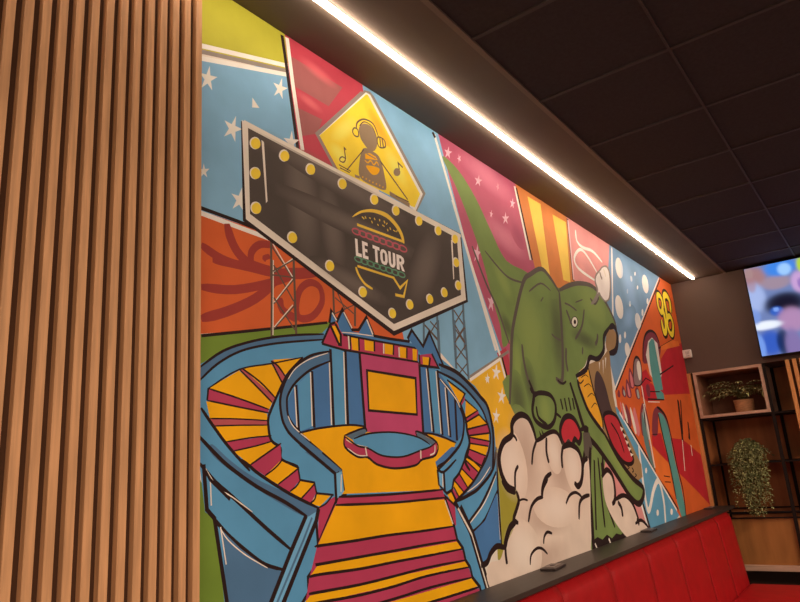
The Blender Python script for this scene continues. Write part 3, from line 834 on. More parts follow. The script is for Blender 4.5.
C throat 3866,1886 4044,1950 4094,1817 4173,1651 4157,1585 4048,1621 3953,1709
S dark 6.0 3911,1880 3992,1904 4038,1893
S dark 6.3 3939,1827 4021,1850 4066,1834
S dark 6.2 3974,1765 4049,1792 4095,1779
S dark 6.4 4014,1702 4081,1732 4119,1724
S dark 20.8 4060,1951 4094,1817 4173,1651 4164,1576
C tongue 4207,1655 4322,1681 4454,1657 4533,1569 4611,1450 4663,1375 4586,1346 4450,1366 4307,1454 4231,1558
O dark 27.7 4207,1655 4322,1681 4454,1657 4533,1569 4611,1450 4663,1375 4586,1346 4450,1366 4307,1454 4231,1558
S dark 15.9 4322,1616 4430,1539 4494,1422
F cream 4485,1594 4550,1579 4504,1559
F cream 4524,1549 4591,1535 4544,1516
F cream 4551,1504 4619,1491 4573,1472
F cream 4579,1460 4648,1447 4601,1428
F cream 4609,1420 4678,1407 4621,1392
F cream 4341,2030 4364,2032 4315,1928
F cream 4395,2051 4424,2054 4373,1972
F cream 4265,2007 4290,2013 4254,1953
S dark 7.8 4410,1367 4446,1356 4407,1348
S dark 7.9 4513,1335 4550,1324 4510,1316
S dark 11.9 4599,1322 4626,1302 4596,1291
S dark 8.7 4641,1281 4674,1270 4630,1258
S outline 12.7 2849,2454 2994,2385 3103,2356 3256,2362
S outline 17.1 2722,2449 2824,2278 2918,2161 3003,1991
S outline 28.8 2933,1684 2997,1884 3032,2007 3093,2132 3257,2366 3369,2435 3528,2499 3640,2468 3753,2396
S outline 33.0 3753,2396 3721,2199 3670,1982 3611,1842 3530,1852
S outline 31.8 3757,2409 3942,2476 4133,2524 4371,2544 4569,2477 4710,2361 4732,2278
S ink 44.5 4579,2280 4686,2306 4727,2234 4645,2127 4497,2089
S ink 35.1 4581,2284 4439,2200 4394,2101 4252,2029 4111,2024 4017,1941 3832,1884
S outline 11.4 3318,2323 3491,2403 3623,2382
L outline 9.1 3458,2289 3502,2321
S outline 23.2 3149,2005 3146,1921 3170,1825 3228,1755
S outline 12.7 3553,2110 3606,2093 3678,2087
S outline 26.3 3743,2048 3715,1973 3719,1904
S outline 13.5 3815,2337 3894,2335 4000,2317
S outline 26.0 3826,2295 3862,2241 3870,2212
S outline 20.6 4137,2347 4051,2222 3908,2121
S outline 9.1 3997,2371 4133,2413
S outline 26.7 4323,2205 4296,2159 4247,2122
S outline 20.1 4015,2081 3990,2034
S outline 21.5 4281,2446 4357,2421 4457,2484
C ink 3996,2242 3976,2217 3942,2198 3905,2194 3881,2204 3878,2225 3897,2250 3932,2268 3968,2274 3993,2263
C eyewhite 3985,2241 3969,2221 3941,2205 3912,2202 3893,2210 3890,2228 3906,2249 3934,2264 3963,2269 3983,2260
C ink 3961,2238 3954,2228 3942,2221 3930,2220 3922,2224 3921,2233 3928,2242 3940,2250 3952,2251 3960,2247
S ink 9.1 3841,1871 3887,1845 3952,1871
S ink 27.9 3178,1818 3216,1742 3179,1663 3208,1606 3336,1576 3439,1617 3478,1699 3421,1752 3280,1756 3203,1728
S ink 19.3 3230,1684 3243,1626 3340,1589
S ink 17.8 3458,1658 3534,1632
S ink 15.3 3182,1779 3204,1755 3281,1758
L ink 19.7 3558,1737 3573,1678
L ink 20.4 3616,1744 3627,1669
L ink 20.9 3676,1750 3687,1675
L ink 21.4 3734,1749 3741,1683
S ink 14.0 3550,1843 3615,1826 3675,1844
S ink 34.6 3850,1863 3873,1796 3970,1669 4183,1540
S ink 42.4 3728,1840 3782,1725 3834,1602 3893,1529 4021,1462 4192,1353 4332,1252 4476,1145 4622,1087 4736,1119 4769,1183 4581,1255 4357,1391 4183,1540
C hand 3520,1577 3576,1622 3652,1638 3717,1615 3774,1544 3736,1501 3693,1525 3636,1488 3597,1509 3544,1485 3511,1530
O ink 33.0 3506,1577 3571,1628 3654,1643 3733,1619 3789,1544 3740,1491 3689,1514 3633,1478 3594,1498 3535,1477 3496,1526
F ink 3225,1562 3261,1530 3234,1521
F ink 3257,1568 3293,1534 3265,1523
S ink 29.4 3782,1565 3902,1573 3816,1451 3750,1375
F outline 3823,1551 3925,1551 3940,1463 3828,1379 3797,1451
S ink 43.7 3908,1464 3822,1281 3777,1065 3734,898
S ink 36.4 4088,1416 4048,1269 4057,1138 4217,1001 4358,902
L ink 22.6 3939,1390 3819,1007
S ink 24.3 4006,1403 3978,1201 3959,1006
S ink 24.0 4048,1372 4042,1154 4122,989
F ink 3743,958 3824,969 3894,947 3975,965 4046,936 4129,955 4198,940 4260,945 4348,902 4307,896 3723,907
L cream 14.4 3774,941 3793,913
L cream 16.5 3994,942 4011,913
# steam_puff
C grey 4457,2648 4548,2701 4632,2748 4738,2774 4784,2733 4766,2632 4689,2512 4580,2469 4497,2487 4466,2496 4381,2436 4276,2405 4426,2511 4419,2589
C puff 4479,2645 4562,2694 4635,2737 4718,2757 4759,2724 4738,2627 4671,2520 4586,2482 4515,2502 4469,2523 4367,2440 4465,2533 4445,2597
S grey 25.0 4559,2688 4570,2655 4589,2644
S cream 27.7 4650,2732 4667,2705 4676,2676
# smoke_cloud
C cloud 2924,1533 2931,1584 2979,1615 3046,1630 3120,1613 3159,1562 3175,1508 3234,1516 3300,1533 3377,1547 3460,1535 3501,1475 3600,1478 3699,1452 3734,1393 3726,1324 3807,1372 3852,1389 3782,1139 3609,845 2934,872 2627,903 2583,898 2554,960 2595,1006 2680,1007 2736,1055 2830,1114 2852,1170 2912,1209 2899,1292 2828,1309 2777,1365 2774,1435 2823,1495
C cloud 4040,1294 4124,1323 4204,1286 4218,1214 4180,1151 4361,1159 4494,1109 4557,1032 4598,991 4788,899 4536,871 4333,900 4125,1028 4023,1156
A cloudshade 146.7 3024,1545 3011,1425 3056,1321
A cloudshade 141.0 3379,1416 3424,1354 3494,1299
A cloudlight 123.4 2866,1467 2864,1391 2922,1351
A cloudlight 74.1 3366,1476 3383,1441 3387,1407
A cloudlight 97.3 3595,1428 3608,1365 3616,1320
A cloudshade 77.2 2968,1158 3157,1115 3447,1105
A cloudshade 75.1 2874,945 3067,950 3446,959
A cloudlight 80.2 3135,1185 3330,1178 3510,1145
A cloudlight 104.1 2851,1066 2872,1008 3023,1004
S dark 32.3 3181,1503 3163,1562 3121,1618 3048,1636 2975,1618 2931,1584 2916,1535 2825,1502 2770,1439 2774,1365 2820,1307 2897,1284
S dark 15.5 2917,1541 2952,1525 2964,1507
S dark 18.9 3183,1508 3129,1455 3097,1391
S dark 25.2 3172,1504 3257,1524 3313,1541 3401,1555 3462,1541 3500,1488
S dark 23.9 3308,1524 3286,1452 3299,1393
S dark 35.1 3493,1466 3555,1481 3625,1482 3712,1453 3746,1397 3740,1342 3706,1288 3668,1263 3630,1258 3597,1278
S dark 24.8 3501,1470 3472,1422 3461,1361
S dark 18.2 2950,1392 2910,1359 2892,1285
S dark 24.7 3314,1342 3237,1320 3192,1282 3169,1243
S dark 30.3 3740,1342 3774,1387 3839,1404
S dark 25.1 2773,1335 2816,1292 2893,1271
S dark 24.3 2900,1278 2916,1236 2884,1198 2846,1157 2887,1137
S dark 10.4 2911,1232 2960,1237 3009,1228
S dark 26.2 3261,1319 3194,1277 3167,1235
S dark 19.2 3181,1232 3106,1226 3036,1194 2989,1131
S dark 32.3 2861,1145 2803,1126 2758,1084 2732,1045
S dark 19.8 2739,1052 2736,1011 2739,980
S dark 25.6 2741,1046 2669,1063 2608,1043 2570,1012 2516,1005
S dark 13.8 2958,945 2979,986 3043,1006 3102,998 3155,967
S dark 15.3 3124,1017 3141,1048 3180,1065 3235,1053
S dark 17.5 3448,1178 3509,1216 3589,1227 3648,1211 3680,1190
S dark 24.0 3793,1200 3695,1193 3631,1164 3595,1086
S dark 21.0 3608,1280 3647,1258 3687,1266 3705,1287
S dark 34.1 4024,1289 4125,1326 4205,1289 4218,1214 4188,1144 4132,1123
S dark 29.5 4188,1144 4361,1159 4493,1107 4561,1017 4570,976
S dark 30.8 4235,1129 4283,1089 4284,1036
S dark 22.2 4499,973 4616,984 4706,952 4763,911
S dark 29.1 4539,996 4559,979 4574,959
'''
PAL = dict(p.split(':') for p in '''olive:aa982f sky:7c9cb0 red:b23a44 dullred:96504c ltorange:c8552a green:6b7a2c pink:b04e60 stripeorange:c87038 rose:d08078 denim:70859a starry:e0a028 moss:9a8630 sky2:5c8aa0 vorange:cc5526 vorange2:d8652a white:e0c8b8 grey:8a7468 dark:281614 maroon:96352c bronze:5e4538 cream:d8bca8 slate:55606a yellow:e2960c diayellow:e8b830 amber:e09020 ltyellow:f0cc58 taupe:8a6a50 ink:2a1a18 board:4a3c35 smudge:6e5a50 gold:dca83c letter:f0dcd0 logopink:b85058 logogreen:5c8060 blue:5484a2 navy:4a647e deepblue:456890 ltblue:6c98b2 bluet:466a90 crimson:a8344c brick:a8484a magenta:b24060 dgreen:727c42 stripeyellow:eab04a starpink:d8a0a4 ltgreen:868c48 shade:504f34 outline:5a4a40 tan:9a7048 mouth:4a3430 throat:e09428 tongue:b02a30 hand:b82c34 eyewhite:e0d8b0 cloud:d8b49e bulb:e6b636 cloudshade:b8927e cloudlight:e2c2ae vred:b4242a maroon2:7a3036 concrete:9c958a teal:58857a teal2:5a6e68 shadegrey:8a6660 vpink:c86a68 puff:f6e2d8 pinkline:e0a8a0 ltpink:cc707e dkpink:a04458 ltred:cc5a5c ltsky:a4b8c4 ltdenim:8aa0b4 amberstripe:d8801c'''.split())
TINT = (0.85, 0.63, 0.53)
ZMAX, ZMIN, XMAX, XMIN = CEIL - 0.002, 0.86, BACK_X - 0.001, 0.9

def albedo(name):
    return tuple(min(0.92, a / t) for a, t in zip(hexlin(PAL[name]), TINT))
def paint(name, sprayed=None):
    m = mat('paint_' + name + ('_sprayed_' + sprayed if sprayed else ''), albedo(name), 0.62, 0.09 if name not in ('dark', 'ink') else 0.03, 5.0, 0.12, detail=6.0)
    if sprayed:                                         # airbrushed colour that fades out into the paint it was sprayed on
        nt = m.node_tree; b = nt.nodes['Principled BSDF']
        at = nt.nodes.new('ShaderNodeAttribute'); at.attribute_name = 'spray'
        mx = nt.nodes.new('ShaderNodeMix'); mx.data_type = 'RGBA'
        src = b.inputs['Base Color'].links[0].from_socket
        nt.links.new(at.outputs['Fac'], mx.inputs[0]); nt.links.new(src, mx.inputs[6])
        mx.inputs[7].default_value = (*albedo(sprayed), 1)
        nt.links.new(mx.outputs[2], b.inputs['Base Color'])
    return m

def smooth(pts, closed, n=4):
    out = []; N = len(pts)
    rng = range(N) if closed else range(N - 1)
    for i in rng:
        g = (lambda k: pts[k % N]) if closed else (lambda k: pts[max(0, min(N - 1, k))])
        p0, p1, p2, p3 = g(i - 1), g(i), g(i + 1), g(i + 2)
        for s in range(n):
            t = s / n
            out.append(tuple(0.5 * (2 * b + (c - a) * t + (2 * a - 5 * b + 4 * c - d) * t * t + (3 * b - a - 3 * c + d) * t ** 3)
                             for a, b, c, d in zip(p0, p1, p2, p3)))
    if not closed: out.append(pts[-1])
    return out

def clip(pts):
    for ax, lim, sg in ((1, ZMAX, 1), (1, ZMIN, -1), (0, XMAX, 1), (0, XMIN, -1)):
        res = []
        for i, q in enumerate(pts):
            p = pts[i - 1]
            di, dj = sg * (p[ax] - lim), sg * (q[ax] - lim)
            if (di <= 0) != (dj <= 0):
                t = di / (di - dj); res.append((p[0] + (q[0] - p[0]) * t, p[1] + (q[1] - p[1]) * t))
            if dj <= 0: res.append(q)
        pts = res
        if len(pts) < 3: return []
    return pts

mural = thing('wall_mural', 'large painted mural with green dinosaur and spiral stage covering the long wall', 'mural', (3.7, WALL_Y, 0.9))
# every painted shape is one or more flat faces; later ones are painted over earlier ones, and all of them
# are cut into one flat skin of paint on the wall
V2, F2, OWN = [], [], []                                # 2D points, faces, index of the shape that owns each face
shapes = [('background_panel', 'cream', None)]
def add_face(pts, own):
    pts = clip(pts)
    cl = []
    for q in pts:
        if not cl or abs(q[0] - cl[-1][0]) + abs(q[1] - cl[-1][1]) > 2e-5: cl.append(q)
    if len(cl) > 2 and abs(cl[0][0] - cl[-1][0]) + abs(cl[0][1] - cl[-1][1]) < 2e-5: cl.pop()
    if len(cl) < 3: return
    ar = sum(cl[i - 1][0] * cl[i][1] - cl[i][0] * cl[i - 1][1] for i in range(len(cl)))
    if abs(ar) < 1e-8: return
    if ar < 0: cl.reverse()
    n0 = len(V2); V2.extend(Vector(q) for q in cl); F2.append(list(range(n0, n0 + len(cl)))); OWN.append(own)
add_face([(XMIN, ZMIN), (XMAX, ZMIN), (XMAX, ZMAX), (XMIN, ZMAX)], 0)
cur = None
for line in MURAL.strip().splitlines():
    t = line.split()
    if t[0] == '#': cur = t[1]; continue
    kind, c = t[0], t[1]; stroke = kind in 'SLOQA'
    pts = [tuple(int(v) / 1000 for v in q.split(',')) for q in t[3 if stroke else 2:]]
    wd = float(t[2]) / 1000 if stroke else 0
    own = len(shapes)
    if kind == 'A':                                     # an airbrushed patch: ellipses round the stroke's axis
        a0, a1 = Vector(pts[0]), Vector(pts[-1]); c0 = (a0 + a1) / 2 * 0.5 + Vector(pts[len(pts) // 2]) * 0.5
        ax = (a1 - a0); hl = ax.length / 2 + wd; ax.normalize(); ay = Vector((-ax.y, ax.x))
        shapes.append((cur, c, (c0, ax, ay, hl, wd * 1.25)))
        for r in (1.0, 0.8, 0.6, 0.4, 0.2):
            add_face([tuple(c0 + ax * (hl * r * math.cos(k * math.pi / 12)) + ay * (wd * 1.25 * r * math.sin(k * math.pi / 12))) for k in range(24)], own)
        continue
    shapes.append((cur, c, None))
    if kind == 'C': pts = smooth(pts, True)
    if kind == 'S': pts = smooth(pts, False)
    if kind == 'O': pts = smooth(pts, True); pts.append(pts[0])
    if kind == 'Q': pts.append(pts[0])
    if not stroke:
        add_face(pts, own); continue
    q = []
    for p in pts:
        p = Vector(p)
        if not q or (p - q[-1]).length > 1e-4: q.append(p)
    closed = kind in 'OQ'; h = wd / 2; rows = []
    for i, p in enumerate(q):
        a = q[i - 1] if i else (q[-2] if closed else None)
        b = q[i + 1] if i < len(q) - 1 else (q[1] if closed else None)
        d1 = (p - a).normalized() if a is not None else (b - p).normalized()
        d2 = (b - p).normalized() if b is not None else d1
        n1, n2 = Vector((-d1.y, d1.x)), Vector((-d2.y, d2.x))
        n = n1 + n2
        n = n.normalized() if n.length > 0.2 else n1
        n *= 1.0 / max(0.5, n.dot(n1))
        hh = h
        if kind == 'S':                                 # brush strokes thin out at their ends
            e = min(i, len(q) - 1 - i) / max(1, len(q) - 1)
            hh = h * min(1.0, 0.62 + e * 3.0)
        rows.append((p + n * hh, p - n * hh))
    for r, s in zip(rows, rows[1:]):
        quad = [r[0], s[0], s[1], r[1]]
        if (r[0] - r[1]).dot(s[0] - s[1]) < 0: quad = [r[0], s[1], s[0], r[1]]
        crs = [(quad[i] - quad[i - 1]).cross(quad[(i + 1) % 4] - quad[i]) for i in range(4)]
        if all(v >= -1e-10 for v in crs) or all(v <= 1e-10 for v in crs): add_face([tuple(v) for v in quad], own)
        else:                                           # a folded quad on a tight bend: use its hull as two triangles
            add_face([tuple(r[0]), tuple(s[0]), tuple(r[1])], own); add_face([tuple(s[0]), tuple(s[1]), tuple(r[1])], own)
from mathutils.geometry import delaunay_2d_cdt
cv, ce, cf, ov, oe, of = delaunay_2d_cdt(V2, [], F2, 1, 1e-6)
parts = {}; order = []; mats_cache = {}
def spray_at(s, p):
    c0, ax, ay, hl, hw = s; d = p - c0
    r = math.hypot(d.dot(ax) / hl, d.dot(ay) / hw)
    return 0.85 * max(0.0, 1 - r * r) ** 1.5
for f, src in zip(cf, of):
    if not src: continue
    ids = sorted(set(OWN[k] for k in src), reverse=True)
    top = ids[0]; name, c, sp = shapes[top]; key = c; spray = None
    if sp:
        under = next(k for k in ids if shapes[k][2] is None)
        spray = sp; name, base, _ = shapes[under]; key = (base, c)
    if name not in parts:
        b = nb(); b.loops.layers.float.new('spray'); parts[name] = (b, [], {}); order.append(name)
    b, slots, vmap = parts[name]; lay = b.loops.layers.float['spray']
    if key not in mats_cache: mats_cache[key] = paint(*key) if isinstance(key, tuple) else paint(key)
    if mats_cache[key] not in slots: slots.append(mats_cache[key])
    vv = []
    for k in f:
        if k not in vmap: vmap[k] = b.verts.new((cv[k].x, WALL_Y, cv[k].y))
        vv.append(vmap[k])
    try: bf = b.faces.new(vv)
    except ValueError: continue
    bf.material_index = slots.index(mats_cache[key])
    if spray:
        for lp, k in zip(bf.loops, f): lp[lay] = spray_at(spray, cv[k])
PART_LABELS = {'diamond_sign': 'yellow diamond with a headphone-wearing figure', 'marquee_sign': 'black arrow board with yellow bulbs reading LE TOUR',
               'spiral_stage': 'blue stage with yellow and red spiral stairs', 'dinosaur': 'green dinosaur with open jaws',
               'smoke_cloud': 'pale clouds of smoke with dark outlines', 'viaduct': 'orange and red arched viaduct with 96 above',
               'lattice_tower': 'thin lattice towers', 'steam_puff': 'small white puff above the head'}
for n in order:
    b, slots, _ = parts[n]
    for f in b.faces:
        f.normal_update()
        if f.normal.y > 0: f.normal_flip()
    n = n.split('.')[0]
    o = link(n, b, slots, mural)
    if n in PART_LABELS: o['label'] = PART_LABELS[n]

# ---------------------------------------------------------------- slatted wood panel on the left
root = thing('slatted_partition', 'tall panel of vertical oak slats standing left of the mural', 'wall panel', (0.4, PANEL_Y, 0.0))
bm = nb(); PITCH, FACE = 0.0387, 0.0200
for i in range(46):
    xr = 1.0535 - i * PITCH
    box(bm, xr - FACE, xr, PANEL_Y, PANEL_Y + 0.020, 0.0, CEIL - 0.002, bev=0.0012, seg=1)
link('slats', bm, M_oak, root)
link('backing_board', bx(1.05 - 46 * PITCH, 1.05, PANEL_Y + 0.020, WALL_Y + 0.01, 0, CEIL - 0.002), M_oakdark, root)

# ---------------------------------------------------------------- LED line under the ceiling
LX0, LX1, LY = -2.2, 6.50, 1.277
root = thing('led_strip_light', 'long glowing warm white light strip running along the ceiling above the mural', 'light', (2.0, LY, CEIL))
link('profile', bx(LX0 - 0.004, LX1 + 0.004, LY - 0.0115, LY + 0.0115, CEIL - 0.003, CEIL, bev=0.001), M_alu, root)
link('diffuser', bx(LX0, LX1, LY - 0.0110, LY + 0.0110, CEIL - 0.016, CEIL - 0.002, bev=0.004), M_led, root)

# ---------------------------------------------------------------- ledge board and red bench
tag(link('ledge_board', bx(1.08, BACK_X, 1.303, WALL_Y - 0.004, 0.895, 0.917, bev=0.003), M_ledge),
    'long dark wooden ledge along the foot of the mural behind the red bench', 'ledge')
root = thing('banquette_bench', 'red channel-tufted leather bench running along the mural below the dark ledge', 'bench', (4.0, 1.0, 0))
BX1 = 6.25
def channel(x0, x1, first=False):
    """one padded panel of the backrest: a leaning slab with a crowned face"""
    bm = nb(); n, m = 10, 14; grid = []
    for i in range(n + 1):
        u = i / n; x = x0 + (x1 - x0) * u
        crown = 0.0045 * (1 - abs(2 * u - 1) ** 7.0)
        row = []
        for j in range(m + 1):
            v = j / m
            z = 0.30 + v * 0.590
            yf = 1.232 + 0.056 * v - crown * (1 - max(0, (v - 0.8) / 0.2) ** 2 * 0.6)
            if v > 0.9: yf += 0.022 * ((v - 0.9) / 0.1) ** 2
            row.append(bm.verts.new((x, yf, z)))
        row.append(bm.verts.new((x, 1.300, 0.893)))
        row.append(bm.verts.new((x, 1.40, 0.893)))
        row.append(bm.verts.new((x, 1.40, 0.30)))
        grid.append(row)
    for a, b in zip(grid, grid[1:]):
        for k in range(len(a) - 1): bm.faces.new((a[k], b[k], b[k + 1], a[k + 1])).smooth = k < m
    for e in (grid[0], grid[-1]): bm.faces.new(e)
    bmesh.ops.recalc_face_normals(bm, faces=bm.faces)
    return bm
seams = [2.80 + 0.59 * k for k in range(-3, 6)] + [BX1]
for a, b in zip(seams, seams[1:]): link('backrest_panel', channel(a + 0.0006, b - 0.0006), M_red, root)
link('seat', bx(1.08, BX1 - 0.03, 0.55, 1.235, 0.20, 0.345, bev=0.04, seg=4), M_red, root, True)
link('base', bx(1.10, BX1 - 0.05, 0.62, 1.38, 0.0, 0.20), M_black, root)

# ---------------------------------------------------------------- small things on the ledge
def flat_case(x, y, L, W, rz, label):
    r = thing('flat_case', label, 'case', (x, y, 0.917), 'small dark cases on the ledge'); r.rotation_euler.z = rz
    def put(name, bm, m):
        me = bpy.data.meshes.new(name); bm.to_mesh(me); bm.free(); me.materials.append(m)
        o = bpy.data.objects.new(name, me); COL.objects.link(o); o.parent = r
    put('body', bx(-L / 2, L / 2, -W / 2, W / 2, 0.0, 0.011, bev=0.004), M_caseblack)
    put('top_plate', bx(-L * .36, L * .38, -W * .30, W * .30, 0.0108, 0.0135, bev=0.001), M_casepale)
    put('strap', bx(-L * .12, L * .10, -W * .12, W * .12, 0.0133, 0.0155, bev=0.001), M_caseblack)
flat_case(3.06, 1.435, 0.16, 0.075, 0.10, 'small dark flat case with pale top lying below the middle of the white smoke')
flat_case(4.60, 1.452, 0.16, 0.07, 0.05, 'small dark flat case lying on the ledge right of the dinosaur foot')
flat_case(6.30, 1.44, 0.20, 0.07, 0.0, 'small dark flat case at the far end of the ledge by the shelves')

# ---------------------------------------------------------------- thermostat
root = thing('wall_thermostat', 'small white box on the dark wall at the right edge of the mural', 'thermostat', (BACK_X, 1.448, 2.27))
link('body', bx(BACK_X - 0.045, BACK_X, 1.422, 1.496, 2.243, 2.320, bev=0.008, seg=3), M_whitepl, root)
bm = nb()
for y0, y1, z0, z1 in ((1.462, 1.466, 2.274, 2.302), (1.450, 1.454, 2.274, 2.302), (1.438, 1.442, 2.274, 2.302), (1.436, 1.468, 2.258, 2.263)):
    box(bm, BACK_X - 0.0465, BACK_X - 0.0445, y0, y1, z0, z1)
link('markings', bm, M_greymark, root)

# ---------------------------------------------------------------- television
TX = 6.50; TY1, TY0, TZ0, TZ1 = 0.852, -0.60, 2.142, 2.958
root = thing('television', 'large lit flat screen hung high on the dark far wall', 'television', (TX, 0.12, TZ0))
bm = bx(TX, TX + 0.045, TY0, TY1, TZ0, TZ1, bev=0.003)
link('frame', bm, M_black, root)
link('wall_mount', bx(TX + 0.04, BACK_X, -0.1, 0.35, 2.4, 2.75), M_black, root)
BLOBS = [(0.045, 0.117, 0.066, 0.118, 'a87a76', 0.9), (0.018, 0.059, 0.027, 0.07, 'a88888', 0.9), (0.157, 0.216, 0.082, 0.078, 'a88c94', 0.8), (0.196, 0.058, 0.085, 0.095, '3f86e6', 1), (0.216, 0.088, 0.036, 0.067, 'a4d0ff', 0.9), (0.31, 0.084, 0.027, 0.095, 'b6d23e', 1), (0.278, 0.261, 0.041, 0.118, 'c8a0d4', 1), (0.286, 0.28, 0.019, 0.062, '9070b8', 0.9), (0.024, 0.344, 0.062, 0.168, 'a4b6e6', 1), (0.022, 0.195, 0.025, 0.084, 'a87a80', 0.6), (0.181, 0.466, 0.107, 0.123, '181428', 1), (0.129, 0.535, 0.036, 0.05, '3464c8', 0.9), (0.127, 0.514, 0.016, 0.022, '88b0ff', 0.8), (0.197, 0.652, 0.071, 0.134, 'b088b2', 1), (0.054, 0.67, 0.085, 0.048, 'ecf2ff', 1), (0.005, 0.558, 0.033, 0.084, '7c9ae0', 0.8), (0.064, 0.868, 0.066, 0.134, '2a56c0', 0.9), (0.131, 0.886, 0.036, 0.146, '16244c', 0.9), (0.18, 0.955, 0.044, 0.202, '8472a8', 1), (0.005, 0.899, 0.025, 0.14, '7aa0ec', 0.9), (0.057, 1.037, 0.047, 0.034, '4664c4', 0.9)]
bm = nb(); lay = bm.loops.layers.float_color.new('picture')
NU, NV = 110, 64; g = []
def screen_colour(u, v):
    r = [0.16, 0.22, 0.46]
    for (bu, bv, su, sv, c, st) in BLOBS:
        d = ((u - bu) / su) ** 2 + ((v - bv) / sv) ** 2
        a = st / (1 + math.exp(min(60.0, (d - 1.0) * 5.0))); c = hexlin(c)
        r = [x * (1 - a) + y * a for x, y in zip(r, c)]
    return (*r, 1.0)
for i in range(NU + 1):
    g.append([bm.verts.new((TX - 0.0012, TY1 - 0.010 - (TY1 - TY0 - 0.020) * i / NU, TZ1 - 0.010 - (TZ1 - TZ0 - 0.022) * j / NV)) for j in range(NV + 1)])
for i in range(NU):
    for j in range(NV):
        f = bm.faces.new((g[i][j], g[i][j + 1], g[i + 1][j + 1], g[i + 1][j]))
        for lp, (a, b) in zip(f.loops, ((i, j), (i, j + 1), (i + 1, j + 1), (i + 1, j))): lp[lay] = screen_colour(a / NU, b / NV)
M_screen = emit_mat('screen_picture', (1, 1, 1), 1.0)
at = M_screen.node_tree.nodes.new('ShaderNodeAttribute'); at.attribute_name = 'picture'
M_screen.node_tree.links.new(at.outputs['Color'], M_screen.node_tree.nodes['Emission'].inputs[0])
link('screen', bm, M_screen, root)

# ---------------------------------------------------------------- shelving unit in the niche
SX0, SX1 = 6.585, 7.09
root = thing('shelving_unit', 'black metal shelving unit with brown wood panels in the far wall niche', 'shelf', (6.84, 1.1, 0))
def post(x, y, s=0.022, z0=0.0, z1=2.10): link('post', bx(x - s / 2, x + s / 2, y - s / 2, y + s / 2, z0, z1), M_black, root)
for x in (SX0 + 0.012, SX1 - 0.014):
    post(x, 1.452); post(x, 0.862, 0.026); post(x, 0.25)
link('back_panel', bx(SX1, SX1 + 0.01, 0.24, 1.466, 0.40, 2.10), M_shelfwood, root)
link('side_panel', bx(SX0 + 0.03, SX1 - 0.03, 1.456, 1.466, 0.40, 2.10), M_shelfwood, root)
def shelf(z, t=0.014, m=M_black): link('shelf_board', bx(SX0, SX1, 0.24, 1.464, z - t, z), m, root)
shelf(1.680, 0.018); shelf(1.268, 0.012); 
for z in (0.860, 0.812):
    for x in (SX0 + 0.012, SX1 - 0.014): link('rail', bx(x - 0.006, x + 0.006, 0.24, 1.464, z - 0.012, z), M_black, root)
tag(link('lower_panel', bx(SX0 + 0.03, SX0 + 0.045, 0.24, 1.464, 0.425, 0.80), M_lowerwood, root), 'lighter wood panel below the rails')
tag(link('bottom_shelf', bx(SX0 - 0.01, SX1, 0.24, 1.464, 0.38, 0.425, bev=0.003), M_boxwood, root), 'pale wood bottom shelf')

root = thing('wooden_box', 'open pale-framed wooden box holding a fern on the top shelf', 'box', (6.8, 1.16, 1.68))
B0, B1, BZ0, BZ1, T = 0.872, 1.446, 1.6805, 2.100, 0.024
bm = bx(SX0 - 0.03, SX1 - 0.06, B0, B0 + T, BZ0, BZ1)
box(bm, SX0 - 0.03, SX1 - 0.06, B1 - T, B1, BZ0, BZ1)
box(bm, SX0 - 0.03, SX1 - 0.06, B0 + T, B1 - T, BZ0, BZ0 + T)
box(bm, SX0 - 0.03, SX1 - 0.06, B0 + T, B1 - T, BZ1 - T, BZ1)
link('frame', bm, M_boxwood, root)
bm = bx(SX1 - 0.06, SX1 - 0.05, B0, B1, BZ0, BZ1)
box(bm, SX0 - 0.005, SX1 - 0.06, B1 - T - 0.003, B1 - T, BZ0 + T, BZ1 - T)
box(bm, SX0 - 0.005, SX1 - 0.06, B0 + T, B0 + T + 0.003, BZ0 + T, BZ1 - T)
box(bm, SX0 - 0.005, SX1 - 0.06, B0 + T, B1 - T, BZ1 - T - 0.003, BZ1 - T)
link('lining', bm, M_boxback, root)

def leaf(bm, base, d, up, L, W, droop=0.3, mi=0, n=4):
    """a thin folded leaf blade from base along d"""
    d = d.normalized(); side = d.cross(up).normalized(); nrm = side.cross(d)
    rows = []
    for i in range(n + 1):
        t = i / n; w_ = W * math.sin(math.pi * min(1, 0.12 + 0.88 * t)) ** 0.8 * (1 if i < n else 0.05)
        c = base + d * (L * t) + nrm * (L * 0.12 * math.sin(t * 3)) - Vector((0, 0, droop * L * t * t))
        rows.append([bm.verts.new(c + side * w_ + nrm * w_ * 0.25), bm.verts.new(c), bm.verts.new(c - side * w_ + nrm * w_ * 0.25)])
    for a, b in zip(rows, rows[1:]):
        for k in (0, 1):
            f = bm.faces.new((a[k], a[k + 1], b[k + 1], b[k])); f.material_index = mi; f.smooth = True

